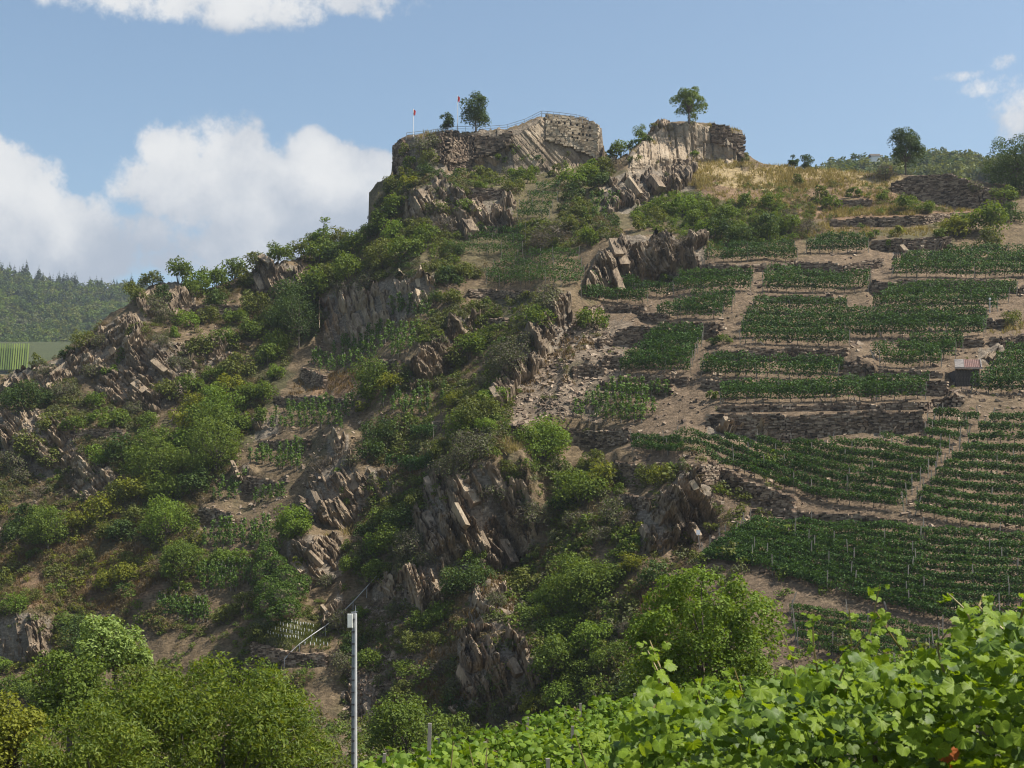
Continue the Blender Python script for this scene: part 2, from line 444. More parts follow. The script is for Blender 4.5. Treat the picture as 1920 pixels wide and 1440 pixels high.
def strip_delta(st, k=1.0, margin=None, feather=10):
    """steepen the slope between the top and the bottom edge of a strip (u, v_top, v_bottom), easing out above and below"""
    su = [s[0] for s in st]
    vt = np.interp(us, su, [s[1] for s in st]); vb = np.interp(us, su, [s[2] for s in st])
    w = np.clip(np.minimum(us - su[0] + feather, su[-1] + feather - us) / feather, 0, 1)
    H = np.maximum(vb - vt, 2)
    mid = np.clip(((vt + vb) / 2 - vs[0]) / 2, 0, len(vs) - 1).astype(int)
    gm_ = Gmap[np.arange(len(us)), mid]
    M_ = np.maximum(26, H * .9) if margin is None else np.full(len(us), margin)
    amp = (gm_ * H / 2 * k * w)[:, None]
    vt, vb, M_ = vt[:, None], vb[:, None], M_[:, None]
    below = np.clip((vb + M_ - VV) / M_, 0, 1) * amp
    above = -np.clip((VV - vt + M_) / M_, 0, 1) * amp
    within = amp * (1 - 2 * (vb - VV) / (vb - vt + 1e-6))
    return np.where(VV > vb, below, np.where(VV < vt, above, within))

# dry stone walls: name, strip, label
WALLS = {
 'w1': [(1672, 347, 358), (1700, 334, 368), (1745, 331, 378), (1785, 328, 386), (1806, 336, 389), (1840, 353, 389), (1885, 363, 386)],
 'w2': [(1567, 376, 390), (1600, 376, 388), (1632, 378, 387)],
 'w3': [(1560, 415, 423), (1620, 411, 424), (1700, 408, 424), (1760, 404, 418), (1815, 402, 410)],
 'w4': [(1637, 452, 468), (1700, 450, 470), (1780, 447, 465)],
 'w5': [(1490, 490, 508), (1530, 494, 518), (1580, 497, 521), (1612, 493, 510), (1650, 486, 500)],
 'w6': [(1636, 528, 552), (1700, 533, 549), (1780, 536, 547), (1920, 540, 548), (2000, 541, 548)],
 'w8': [(1850, 600, 614), (1880, 600, 617)],
 'w8b': [(1858, 632, 650), (1930, 634, 655)],
 'w9': [(1122, 640, 652), (1160, 618, 645), (1212, 612, 640), (1260, 618, 632), (1345, 618, 634)],
 'w10': [(1073, 690, 706), (1110, 682, 706), (1136, 690, 706)],
 'w10b': [(1130, 672, 688), (1168, 668, 688)],
 'w11': [(1130, 718, 730), (1200, 722, 734), (1260, 724, 740)],
 'w12': [(1340, 660, 672), (1400, 659, 676), (1480, 664, 676), (1570, 670, 681)],
 'w13': [(1585, 682, 716), (1610, 680, 718), (1636, 690, 726)],
 'w14': [(1640, 712, 730), (1700, 716, 738), (1775, 716, 742)],
 'w15': [(1330, 778, 800), (1400, 779, 812), (1475, 780, 826), (1560, 778, 812), (1640, 774, 806), (1728, 771, 806)],
 'w16': [(950, 796, 812), (1000, 802, 820), (1070, 805, 834), (1140, 808, 836), (1182, 806, 824)],
 'w17': [(1157, 866, 902), (1192, 872, 912), (1215, 872, 890), (1268, 870, 882)],
 'w18': [(1282, 870, 882), (1310, 872, 900), (1345, 873, 905), (1385, 893, 925), (1430, 913, 946), (1492, 936, 955)],
 'w19': [(1415, 954, 960), (1490, 958, 968), (1600, 968, 979), (1700, 978, 989)],
 'w20': [(1172, 930, 946), (1222, 934, 950)],
 'w21': [(490, 827, 842), (540, 826, 844), (582, 827, 843)],
 'w22': [(460, 895, 918), (500, 898, 925), (522, 903, 916)],
 'w23': [(380, 950, 976), (437, 962, 990)],
 'w24': [(520, 745, 757), (600, 745, 758), (660, 748, 760)],
 'w25': [(572, 690, 712), (612, 704, 728)],
 'w25b': [(698, 678, 688), (752, 677, 687)],
 'w26': [(880, 545, 556), (960, 546, 556), (1030, 545, 553)],
 'w27': [(880, 355, 380), (915, 356, 376), (945, 356, 372)],
 'w28': [(840, 304, 322), (882, 305, 321)],
 'w29': [(333, 576, 590), (390, 574, 600), (447, 574, 594)],
 'w30': [(117, 807, 819), (232, 806, 817)],
 'w31': [(480, 1204, 1222), (545, 1224, 1248), (612, 1226, 1250)],
 'w33': [(917, 600, 611), (952, 600, 612)],
 'w34': [(820, 790, 800), (870, 792, 806)], 'w40': [(1204, 586, 602), (1254, 590, 606)],
 'e1': [(1268, 511, 521), (1400, 507, 518)], 'e2': [(1095, 574, 583), (1212, 577, 586)], 'e3': [(1236, 606, 615), (1352, 606, 616)], 'e4': [(1165, 707, 716), (1290, 709, 718)],
 'e5': [(1322, 716, 725), (1440, 719, 728), (1560, 724, 734)], 'e6': [(1650, 696, 705), (1765, 698, 708)], 'e7': [(1640, 592, 601), (1850, 590, 600)], 'e8': [(1352, 762, 771), (1740, 757, 767)],
 'e9': [(1325, 499, 508), (1485, 497, 506)], 'e10': [(1432, 556, 565), (1560, 557, 566)], 'e11': [(1680, 527, 535), (1900, 528, 537)], 'e12': [(1400, 652, 660), (1590, 658, 667)], 'e13': [(1690, 641, 650), (1840, 639, 648)],
 'e14': [(1750, 750, 762), (1800, 745, 758)],
}
# bare rock: strip, how far it steepens, line angle in the face (degrees from horizontal), piece width and length in pixels
CLIFFS = {
 'k1': ([(775, 935, 1040), (820, 890, 1068), (870, 880, 1075), (930, 872, 1070), (985, 905, 1062)], .72, -62, 17, 75),
 'k2': ([(575, 905, 955), (605, 880, 988), (650, 868, 990), (690, 900, 965)], .80, -66, 20, 70),
 'k3': ([(1198, 965, 1035), (1240, 930, 1038), (1285, 888, 1018), (1330, 905, 985)], .62, -58, 13, 42),
 'k4': ([(755, 1075, 1140), (790, 1064, 1150), (830, 1070, 1150)], .75, -75, 15, 60),
 'k5': ([(862, 1195, 1305), (905, 1168, 1335), (960, 1190, 1335), (1005, 1225, 1312)], .70, -62, 16, 70),
 'k6': ([(608, 560, 640), (660, 535, 636), (720, 528, 615), (770, 518, 590), (812, 516, 570)], .62, -72, 15, 52),
 'k7': ([(925, 735, 775), (945, 690, 758), (975, 640, 725), (1005, 600, 705), (1045, 558, 655), (1066, 550, 615)], .6, -60, 15, 42),
 'k8': ([(1108, 500, 556), (1130, 478, 560), (1175, 450, 540), (1230, 445, 530), (1318, 452, 505)], .66, -66, 18, 55),
 'k9': ([(1130, 350, 392), (1175, 322, 398), (1230, 305, 372), (1300, 318, 352)], .6, -50, 16, 46),
 'k10': ([(760, 365, 420), (830, 335, 430), (880, 382, 450), (960, 375, 440)], .6, -55, 16, 40),
 'k11': ([(268, 548, 600), (330, 528, 590), (362, 548, 585)], .6, 40, 14, 36),
 'k12': ([(470, 498, 560), (520, 490, 568), (568, 505, 560)], .6, -64, 14, 44),
 'k13': ([(0, 1165, 1235), (45, 1150, 1240), (95, 1160, 1240)], .7, -80, 14, 48),
 'k14': ([(540, 1018, 1090), (590, 1008, 1100), (640, 1010, 1080)], .62, -45, 15, 40),
 'k15': ([(70, 695, 735), (112, 672, 722), (150, 650, 715), (225, 596, 675), (270, 586, 660)], .55, 35, 14, 34),
 'k16': ([(185, 690, 745), (225, 662, 760), (280, 645, 768), (330, 640, 750), (365, 650, 712)], .5, -40, 14, 34),
 'k17': ([(618, 822, 868), (650, 818, 872)], .7, -70, 14, 40),
 'k18': ([(770, 690, 735), (800, 655, 725), (825, 630, 712), (850, 598, 695), (892, 588, 645)], .55, -45, 13, 34),
 'k19': ([(700, 1095, 1120), (745, 1090, 1128)], .6, -35, 14, 36),
 'k20': ([(835, 1310, 1352), (890, 1312, 1360)], .7, -55, 22, 60),
 'k21': ([(655, 1270, 1320), (700, 1290, 1400)], .6, -60, 15, 45),
 'k22': ([(1330, 798, 816), (1440, 800, 830), (1466, 815, 832)], .5, -60, 12, 26),
 'k23': ([(1675, 468, 482), (1780, 466, 486)], .5, -45, 11, 24),
 'k24': ([(480, 788, 826), (520, 782, 812)], .5, -60, 13, 30),
 'k25': ([(20, 690, 722), (60, 684, 725)], .5, 40, 13, 28),
 'k27': ([(0, 780, 850), (40, 772, 890), (90, 775, 895), (140, 790, 880)], .35, -40, 13, 30),
 'k28': ([(940, 915, 1010), (975, 900, 1060), (1000, 930, 1030)], .5, -60, 13, 40),
 'k29': ([(1222, 500, 530), (1260, 486, 528), (1290, 482, 512)], .6, -55, 20, 40),
 'k30': ([(440, 885, 925), (465, 880, 925)], .6, -70, 13, 30),
 'k31': ([(880, 1100, 1165), (930, 1090, 1168), (965, 1120, 1160)], .45, -50, 13, 32),
 'k32': ([(380, 640, 690), (430, 636, 680)], .4, -45, 13, 30),
 'k33': ([(140, 850, 930), (190, 865, 935), (225, 890, 930)], .3, -40, 12, 28),
 'k34': ([(690, 880, 935), (730, 890, 950)], .4, -55, 12, 30),
 'k36': ([(1640, 788, 812), (1690, 785, 812)], .4, -60, 14, 26),
 'k37': ([(1610, 690, 732), (1628, 690, 738)], .4, -75, 12, 30),
 'k38': ([(1838, 658, 682), (1880, 652, 684)], .4, 45, 12, 24),
 'k26': ([(600, 1168, 1190), (640, 1100, 1160)], .5, -55, 13, 34),
}
# castle: rock mass and ruined masonry at the top
CASTLE = {
 'c_left': [(739, 270, 326), (752, 264, 325), (768, 262, 318)],
 'c_mid': [(826, 252, 298), (846, 251, 303), (870, 252, 300), (905, 250, 292), (958, 248, 272)],
 'c_right': [(1022, 217, 262), (1060, 221, 274), (1100, 229, 288), (1129, 242, 298)],
 'c_rock2': [(1338, 236, 262), (1365, 240, 275), (1392, 248, 292)],
}
MASS = [([(739, 268, 328), (770, 262, 322), (800, 262, 322), (830, 250, 318), (900, 246, 318), (960, 242, 326), (1000, 226, 328), (1025, 218, 322), (1080, 226, 310), (1129, 243, 300)], .93),
        ([(1178, 290, 322), (1230, 246, 318), (1260, 230, 312), (1330, 233, 304), (1394, 249, 300)], .90)]
wallmask = np.zeros_like(Ymap); rockmask = np.zeros_like(Ymap)
def paint(mask, st, val=1.0, grow=0):
    su = [s[0] for s in st]
    vt = np.interp(us, su, [s[1] for s in st])[:, None] - grow; vb = np.interp(us, su, [s[2] for s in st])[:, None] + grow
    on = (VV >= vt) & (VV <= vb) & (UU >= su[0] - grow) & (UU <= su[-1] + grow)
    mask[on] = np.maximum(mask[on], val)
D = np.zeros_like(Ymap)
for st in WALLS.values():
    D += strip_delta(st, 1.0); paint(wallmask, st, 1, 5)
for st, k, *_ in CLIFFS.values():
    D += strip_delta(st, k, None, 22); paint(rockmask, st, 1, 2)
for st, k in MASS:
    D += strip_delta(st, k, 30, 2) ; paint(rockmask, st, 1, 0)
Ymap = Ymap + D
# depth must grow with height
Yup = np.maximum.accumulate(Ymap[:, ::-1] + 0.0, axis=1)
Yup = Yup + np.arange(Yup.shape[1])[None] * 0.0015
Ymap = Yup[:, ::-1].copy()

def _bil(A, u, v):
    fu = np.clip((np.asarray(u, float) - us[0]) / 4, 0, len(us) - 1.001); fv = np.clip((np.asarray(v, float) - vs[0]) / 2, 0, len(vs) - 1.001)
    i, j = fu.astype(int), fv.astype(int); a, b = fu - i, fv - j
    return A[i, j] * (1 - a) * (1 - b) + A[i + 1, j] * a * (1 - b) + A[i, j + 1] * (1 - a) * b + A[i + 1, j + 1] * a * b
def crest_at(u): return np.interp(u, us, crest_v)
def Yat(u, v): return _bil(Ymap, u, np.maximum(v, crest_at(u)))

# z over (u, y)
ys = np.concatenate([np.arange(90, 250, .38), np.arange(253, 420, 4.0)])
Z = np.zeros((len(us), len(ys)))
top_i = np.clip(((crest_v - vs[0]) / 2).astype(int), 0, len(vs) - 1)
ytop = Ymap[np.arange(len(us)), top_i]
ztop = (V0 - crest_v) / F * ytop
back = np.interp(us, [-320, 300, 650, 740, 1130, 1160, 1400, 1440, 2240], [-.55, -.55, -.5, -.02, -.02, -.1, -.05, .03, .05])
bot_i = np.clip(((foot_v - vs[0]) / 2).astype(int), 0, len(vs) - 1)
yfoot = Ymap[np.arange(len(us)), bot_i]; zfoot = (V0 - foot_v) / F * yfoot
fpow = np.interp(us, [-320, 300, 700, 1100, 2240], [.55, .55, .75, .95, 1.0])
def z_front(i, y):
    s = np.clip(y / yfoot[i], 0, 1)
    return -1.7 + (zfoot[i] + 1.7) * s ** fpow[i]
for i in range(len(us)):
    col = Ymap[i, ::-1]; vv = vs[::-1]
    v = np.interp(ys, col, vv)
    z = (V0 - v) / F * ys
    z = np.where(ys < yfoot[i], z_front(i, ys), z)
    d = ys - ytop[i]
    flat = 14 if 735 < us[i] < 1400 else 3
    zb = ztop[i] + back[i] * np.minimum(d, 60 if us[i] > 1400 else 400) - np.where(d > flat, (d - flat) * (.35 if us[i] < 1440 else .03), 0)
    Z[i] = np.where(d > 0, zb, z)
A2, Y2 = np.meshgrid((us - U0) / F, ys, indexing='ij')
X2 = A2 * Y2
# relief: soft on soil, broken in bare rock, none where walls stand
VVz = V0 - Z / Y2 * F
inhill = (Y2 > yfoot[:, None] - 4) & (Y2 < ytop[:, None] + 1)
rm = np.where(inhill, _bil(rockmask, np.broadcast_to(us[:, None], Z.shape), VVz), 0)
wmk = np.where(inhill, _bil(wallmask, np.broadcast_to(us[:, None], Z.shape), VVz), 0)
right = np.clip((np.broadcast_to(us[:, None], Z.shape) - 1050) / 200, 0, 1)
rel = fbm(X2 / 7, Y2 / 7, Z / 7, 3, 3) * .55 * (1 - .6 * right) + fbm(X2 / 1.6, Y2 / 1.6, Z / 1.6, 3, 9) * .20 * (1 - .5 * right)
blk = np.abs(fbm((X2 + Z * .45) / 1.5, Y2 / 4.0, Z / 5.0, 3, 21)) * 1.5 - .5
damp = np.clip(1 - wmk, 0, 1) * np.clip((Y2 - yfoot[:, None] + 6) / 10, 0.15, 1)
Zs = Z.copy()
Z = Z + (rel * (1 - .5 * rm) + blk * rm * .6) * damp
# river bed at the far left foot of the hill
bed = np.clip(1 - np.abs(np.broadcast_to(us[:, None], Z.shape) + 120) / 260, 0, 1) * np.clip(1 - np.abs(Y2 - 136) / 17, 0, 1)
Z = np.where(bed > 0, np.minimum(Z, -17.2 - 4 * np.minimum(bed * 2.2, 1)), Z)

def hz(x, y):
    x = np.asarray(x, float); y = np.asarray(y, float)
    yy = np.maximum(y, 2.0)
    u = np.clip(U0 + x / yy * F, us[0], us[-1])
    fu = np.clip((u - us[0]) / 4, 0, len(us) - 1.001); i = fu.astype(int); a = fu - i
    j = np.clip(np.searchsorted(ys, yy) - 1, 0, len(ys) - 2); b = np.clip((yy - ys[j]) / (ys[j + 1] - ys[j]), 0, 1)
    zh = Z[i, j] * (1 - a) * (1 - b) + Z[i + 1, j] * a * (1 - b) + Z[i, j + 1] * (1 - a) * b + Z[i + 1, j + 1] * a * b
    zn = z_front(i, yy)
    return np.where(yy < 90, zn, zh)

def gpt(u, v, sink=0.0):
    """point of the ground seen at photo position u, v"""
    Y = float(Yat(u, v)); x = (u - U0) / F * Y
    return Vector((x, Y, float(hz(x, Y)) - sink))
def spt(u, v):
    """point straight on the hill's smooth surface, no relief"""
    Y = float(Yat(u, v)); return Vector(((u - U0) / F * Y, Y, (V0 - max(v, float(crest_at(u)))) / F * Y))

# ---- ground cover zones (u, v outlines) -> vertex colour
def inpoly(poly, U, V):
    r = np.zeros(U.shape, bool); n = len(poly)
    for k in range(n):
        (x1, y1), (x2, y2) = poly[k], poly[(k + 1) % n]
        if y1 == y2: continue
        c = ((y1 > V) != (y2 > V)) & (U < (x2 - x1) * (V - y1) / (y2 - y1) + x1)
        r ^= c
    return r
SOIL = np.array([.160, .115, .076]); SCREE = np.array([.195, .152, .110]); ROCKC = np.array([.22, .185, .145])
GREEN = np.array([.060, .070, .028]); OLIVE = np.array([.098, .093, .045]); STRAW = np.array([.33, .25, .13]); RUST = np.array([.165, .105, .062]); BRUSH = np.array([.142, .104, .062])
ZONES = [
 ([(-320, 560), (760, 330), (830, 700), (620, 1000), (500, 1300), (-320, 1400)], BRUSH, .55),
 ([(560, 560), (640, 540), (480, 800), (330, 1000), (180, 1150), (120, 1060), (330, 850)], GREEN, .6),
 ([(0, 1040), (250, 980), (320, 1090), (220, 1150), (0, 1140)], RUST, .75),
 ([(120, 950), (260, 880), (300, 1000), (150, 1060)], OLIVE, .6),
 ([(700, 330), (1150, 300), (1150, 440), (1000, 480), (850, 520), (680, 500)], OLIVE, .55),
 ([(1130, 300), (1300, 345), (1330, 400), (1200, 430), (1100, 440)], OLIVE, .5),
 ([(1270, 300), (1680, 318), (1690, 350), (1500, 352), (1290, 345)], STRAW, .9),
 ([(1300, 345), (1680, 348), (1740, 400), (1550, 415), (1320, 380)], RUST * 1.25, .65),
 ([(1520, 390), (1830, 390), (1830, 404), (1520, 412)], RUST * 1.3, .7),
 ([(1180, 360), (1500, 385), (1480, 450), (1300, 450), (1190, 410)], GREEN, .75),
 ([(1500, 425), (1780, 422), (1780, 446), (1500, 446)], OLIVE, .65),
 ([(1320, 480), (2240, 470), (2240, 1260), (1300, 1300), (1180, 800), (1100, 560)], SOIL, .85),
 ([(1060, 590), (1180, 620), (1120, 790), (940, 800), (950, 720)], SCREE, .9),
 ([(880, 556), (1040, 552), (1040, 610), (900, 640), (850, 600)], OLIVE * .9 + .02, .7),
 ([(500, 1160), (610, 1170), (620, 1225), (490, 1205)], GREEN * 1.3, .8),
 ([(600, 700), (680, 700), (670, 745), (560, 742)], RUST * 1.3, .8),
 ([(690, 1120), (800, 1130), (760, 1320), (660, 1440), (640, 1300)], SCREE * .95, .8),
 ([(900, 1060), (1060, 1000), (1080, 1040), (950, 1150), (870, 1160)], RUST * 1.2, .7),
 ([(1200, 1100), (1300, 1110), (1260, 1250), (1150, 1230)], RUST * 1.1, .7),
 ([(1450, 1090), (1780, 1170), (1700, 1200), (1450, 1130)], SOIL, .9),
 ([(960, 1330), (1060, 1180), (1170, 1180), (1200, 1330)], GREEN, .5),
]
Ug = np.broadcast_to(us[:, None], Z.shape)
warp_u = Ug + fbm(X2 / 6, Y2 / 6, Z / 6, 3, 40) * 26; warp_v = VVz + fbm(X2 / 6, Y2 / 6, Z / 6, 3, 50) * 22
colr = np.broadcast_to(BRUSH * 1.05, Z.shape + (3,)).copy()
for poly, c, w in ZONES:
    inside = inpoly(poly, warp_u, warp_v)
    colr[inside] = colr[inside] * (1 - w) + c * w
mott = fbm(X2 / 3.2, Y2 / 3.2, Z / 3.2, 4, 70)
gsel = np.clip((mott - .25) * 2.2, 0, 1)[..., None] * (1 - right[..., None] * .8)
colr = colr * (1 - gsel * .7) + OLIVE * .8 * gsel * .7
colr = colr * (1 - rm[..., None] * .8) + ROCKC * rm[..., None] * .8
colr *= (1 + .20 * fbm(X2 / .9, Y2 / .9, Z / .9, 2, 81))[..., None]

def ground_mat(name, near=False):
    m, n, l = new_mat(name)
    geo = n.new('ShaderNodeNewGeometry')
    at = n.new('ShaderNodeVertexColor'); at.layer_name = 'cover'
    nz = n.new('ShaderNodeTexNoise'); nz.inputs['Scale'].default_value = 2.6; nz.inputs['Detail'].default_value = 7; nz.inputs['Roughness'].default_value = .72
    l.new(geo.outputs['Position'], nz.inputs['Vector'])
    vo = n.new('ShaderNodeTexVoronoi'); vo.inputs['Scale'].default_value = 3.4; vo.inputs['Randomness'].default_value = 1
    mp = n.new('ShaderNodeMapping'); mp.inputs['Scale'].default_value = (.7, .7, 1.9); l.new(geo.outputs['Position'], mp.inputs[0])
    l.new(mp.outputs[0], vo.inputs['Vector'])
    sepc = n.new('ShaderNodeSeparateColor'); l.new(vo.outputs['Color'], sepc.inputs[0])
    f = n.new('ShaderNodeMath'); f.operation = 'MULTIPLY_ADD'; f.inputs[1].default_value = 1.9; f.inputs[2].default_value = .05
    l.new(nz.outputs[0], f.inputs[0])
    f2 = n.new('ShaderNodeMath'); f2.operation = 'MULTIPLY_ADD'; f2.inputs[1].default_value = .55; f2.inputs[2].default_value = .72
    l.new(sepc.outputs[0], f2.inputs[0])
    f3 = n.new('ShaderNodeMath'); f3.operation = 'MULTIPLY'; l.new(f.outputs[0], f3.inputs[0]); l.new(f2.outputs[0], f3.inputs[1])
    sc_ = n.new('ShaderNodeVectorMath'); sc_.operation = 'SCALE'
    l.new(at.outputs[0], sc_.inputs[0]); l.new(f3.outputs[0], sc_.inputs['Scale'])
    p = n.new('ShaderNodeBsdfPrincipled'); p.inputs['Roughness'].default_value = .95; p.inputs['Specular IOR Level'].default_value = .12
    l.new(sc_.outputs[0], p.inputs['Base Color'])
    bm = n.new('ShaderNodeBump'); bm.inputs['Strength'].default_value = .9; bm.inputs['Distance'].default_value = .3
    ad = n.new('ShaderNodeMath'); ad.operation = 'MULTIPLY_ADD'; ad.inputs[1].default_value = .4
    l.new(sepc.outputs[1], ad.inputs[0]); l.new(nz.outputs[0], ad.inputs[2])
    l.new(ad.outputs[0], bm.inputs['Height']); l.new(bm.outputs[0], p.inputs['Normal'])
    o = n.new('ShaderNodeOutputMaterial'); l.new(p.outputs[0], o.inputs[0])
    return m
M['ground'] = ground_mat('hillside_ground')

def grid_faces(a, b):
    i = np.arange(a - 1)[:, None] * b + np.arange(b - 1)[None]
    i = i.ravel(); return np.stack([i, i + b, i + b + 1, i + 1], 1)
def set_cover(me, col):
    ca = me.color_attributes.new('cover', 'FLOAT_COLOR', 'POINT')
    c = np.ones((len(col), 4), np.float32); c[:, :3] = np.clip(col, .01, 1)
    ca.data.foreach_set('color', c.ravel())
Zmesh = Z.copy(); Zmesh[:, 0] -= 2.5
me = mesh_np('hillside', np.stack([X2, Y2, Zmesh], -1).reshape(-1, 3), grid_faces(*Z.shape), M['ground'], None, True)
set_cover(me, colr.reshape(-1, 3))
hill = link('hillside', me)
tag(hill, 'steep slate hillside with terraces, rock ribs and a castle rock on top', 'hillside', kind='structure')

# near slope between the camera and the foot of the hill
gx, gy = np.meshgrid(np.arange(-90, 91, 1.5), np.arange(-14, 92.6, 1.5), indexing='ij')
gz = hz(gx, gy) - np.where(gy > 88, .05, 0) + fbm(gx / 3, gy / 3, None, 3, 5) * .12
me = mesh_np('near_slope', np.stack([gx, gy, gz], -1).reshape(-1, 3), grid_faces(*gx.shape), M['ground'], None, True)
cn = np.broadcast_to(OLIVE * .8, gx.shape + (3,)) * (1 + .3 * fbm(gx / 4, gy / 4, None, 3, 8))[..., None]
set_cover(me, cn.reshape(-1, 3))
tag(link('near_slope', me), 'grassy vineyard slope falling away from the viewer', 'slope', kind='structure')

# river
m, n, l = new_mat('river_water')
p = n.new('ShaderNodeBsdfPrincipled'); p.inputs['Base Color'].default_value = (.02, .022, .014, 1); p.inputs['Roughness'].default_value = .08
nzw = n.new('ShaderNodeTexNoise'); nzw.inputs['Scale'].default_value = 1.5; bw = n.new('ShaderNodeBump'); bw.inputs['Strength'].default_value = .15
l.new(nzw.outputs[0], bw.inputs['Height']); l.new(bw.outputs[0], p.inputs['Normal'])
o = n.new('ShaderNodeOutputMaterial'); l.new(p.outputs[0], o.inputs[0]); M['water'] = m
wx = np.linspace(-75, -40, 12); wy = np.linspace(112, 156, 12)
gx2, gy2 = np.meshgrid(wx, wy, indexing='ij')
me = mesh_np('river', np.stack([gx2, gy2, np.full_like(gx2, -18.6)], -1).reshape(-1, 3), grid_faces(12, 12), M['water'])
tag(link('river', me), 'dark still river at the foot of the left slope', 'river', kind='structure')

# wide valley floor that carries everything to the horizon
gx3, gy3 = np.meshgrid(np.linspace(-3000, 3000, 61), np.linspace(-400, 5000, 61), indexing='ij')
gz3 = -26 + fbm(gx3 / 400, gy3 / 400, None, 2, 15) * 2
me = mesh_np('valley_ground', np.stack([gx3, gy3, gz3], -1).reshape(-1, 3), grid_faces(61, 61), M['ground'], None, True)
set_cover(me, np.broadcast_to(GREEN, (61 * 61, 3)))
tag(link('valley_ground', me), 'green valley floor reaching out behind the hill', 'ground', kind='structure')
# ------------------------------------------------------------------ rock outcrops built of slabs
def hull_pool(n, seed, mat, chip=.14):
    r = random.Random(seed); out = []
    for k in range(n):
        bm = bmesh.new()
        for x in (-.5, .5):
            for y in (-.5, .5):
                for z in (-.5, .5):
                    c = [x * (1 - r.random() * chip * 2), y * (1 - r.random() * chip * 1.6), z * (1 - r.random() * chip)]
                    if r.random() < .5:                    # a broken corner
                        q = r.uniform(.12, .36)
                        for ax in range(3):
                            d = list(c); d[ax] *= 1 - q * r.uniform(.6, 1.6); bm.verts.new(d)
                    else: bm.verts.new(c)
        bmesh.ops.convex_hull(bm, input=bm.verts)
        bmesh.ops.delete(bm, geom=[v for v in bm.verts if not v.link_faces], context='VERTS')
        me = bpy.data.meshes.new('slab'); bm.to_mesh(me); bm.free(); me.materials.append(M[mat]); out.append(me)
    return out
POOL = {'rock': hull_pool(20, 5, 'rock'), 'rock_tan': hull_pool(12, 9, 'rock_tan')}
def rockface(st, ang, w, L, label, mat='rock', seed=0, thick=1.0, out=0.0, ragged=.5, name='rock_outcrop', tilt=0.0, step=2.05, rough=1.0, wobble=4.0, slabs=0):
    """a face of steep slate beds: strips along the bedding, broken by joints, sinking into the ground at the ragged edge"""
    rng = np.random.default_rng(seed)
    su = [s[0] for s in st]; svt = [s[1] for s in st]; svb = [s[2] for s in st]
    pad = 10
    U, V = np.meshgrid(np.arange(su[0] - pad, su[-1] + pad, step), np.arange(min(svt) - pad, max(svb) + pad, step), indexing='ij')
    jit = rng.uniform(-.18, .18, U.shape + (2,)) * step
    U = U + jit[..., 0]; V = V + jit[..., 1]
    vt, vb = np.interp(U, su, svt), np.interp(U, su, svb)
    edge = np.minimum(np.minimum(V - vt, vb - V), np.minimum(U - su[0], su[-1] - U) * 1.0)
    edge = edge + fbm(U / 22 + seed, V / 22, None, 3, seed) * 14 * ragged + fbm(U / 7, V / 7, None, 2, seed + 3) * 5 * ragged
    mask = np.clip(edge / 9 + .4, 0, 1)
    ca, sa = math.cos(math.radians(ang)), math.sin(math.radians(ang))
    wob = fbm(U / 60, V / 60, None, 2, seed + 5) * wobble
    p = U * ca - V * sa; q = U * sa + V * ca + wob
    # strips across the bedding at three sizes, each re-broken along its length by joints
    d = np.zeros(U.shape)
    for (ww, LL, amp) in ((w * 1.9, L * 1.3, .9), (w * .8, L * .7, .62), (w * .28, L * .45, .34)):
        qi = q / ww + .25 * vnoise(q / ww * .7, p / LL * .5, None, seed + 8)
        k = np.floor(qi).astype(np.int64); fr = qi - k
        off = _hash(k, k * 7, k * 0, seed + 11) * 3
        j = np.floor(p / LL + off).astype(np.int64); fj = p / LL + off - j
        base = _hash(k, j, k * 0, seed + 13); saw = _hash(k, j, k * 0 + 5, seed + 17); saw2 = _hash(k, j, k * 0 + 9, seed + 19)
        d += amp * (base + .9 * saw * (fr - .5) + .6 * saw2 * (fj - .5))
        d -= amp * .8 * (np.abs(fr - .5) > .43) + amp * .6 * (np.abs(fj - .5) > .46)
    d += fbm(U / 30, V / 30, None, 3, seed + 23) * .5 + fbm(U / 5, V / 5, None, 2, seed + 29) * .07
    d = d * thick * .9 * rough
    disp = -1.0 + mask * (1.0 + out + .25) + d * mask
    Y = Yat(U, V); Y = (Y + np.roll(Y, 1, 0) + np.roll(Y, -1, 0) + np.roll(Y, 1, 1) + np.roll(Y, -1, 1)) / 5
    cr = crest_at(U)
    Pz = (V0 - np.maximum(V, cr - 4)) / F * Y; Px = (U - U0) / F * Y
    N = np.array([tilt, -.86, .5]); N /= np.linalg.norm(N)
    P_ = np.stack([Px, Y, Pz], -1) + disp[..., None] * N
    base = spt((su[0] + su[-1]) / 2, max(svb))
    a_, b_ = U.shape
    cell = (mask[:-1, :-1] > .02) | (mask[1:, :-1] > .02) | (mask[:-1, 1:] > .02) | (mask[1:, 1:] > .02)
    lab = np.zeros(cell.shape, int); comps = []
    for i0, j0 in zip(*np.nonzero(cell)):
        if lab[i0, j0]: continue
        stack = [(i0, j0)]; lab[i0, j0] = len(comps) + 1; n_ = 0
        while stack:
            i, j = stack.pop(); n_ += 1
            for di in (-1, 0, 1):
                for dj in (-1, 0, 1):
                    x, y = i + di, j + dj
                    if 0 <= x < a_ - 1 and 0 <= y < b_ - 1 and cell[x, y] and not lab[x, y]: lab[x, y] = len(comps) + 1; stack.append((x, y))
        comps.append(n_)
    F4 = grid_faces(*U.shape); lf = lab.ravel(); big = [k + 1 for k, n_ in enumerate(comps) if n_ > 40] or [1 + int(np.argmax(comps))]
    Pl = P_.reshape(-1, 3) - np.array(base)
    def piece(k):
        f = F4[lf == k]; used, inv = np.unique(f, return_inverse=True)
        return mesh_np('rock_outcrop', Pl[used], inv.reshape(f.shape), M[mat])
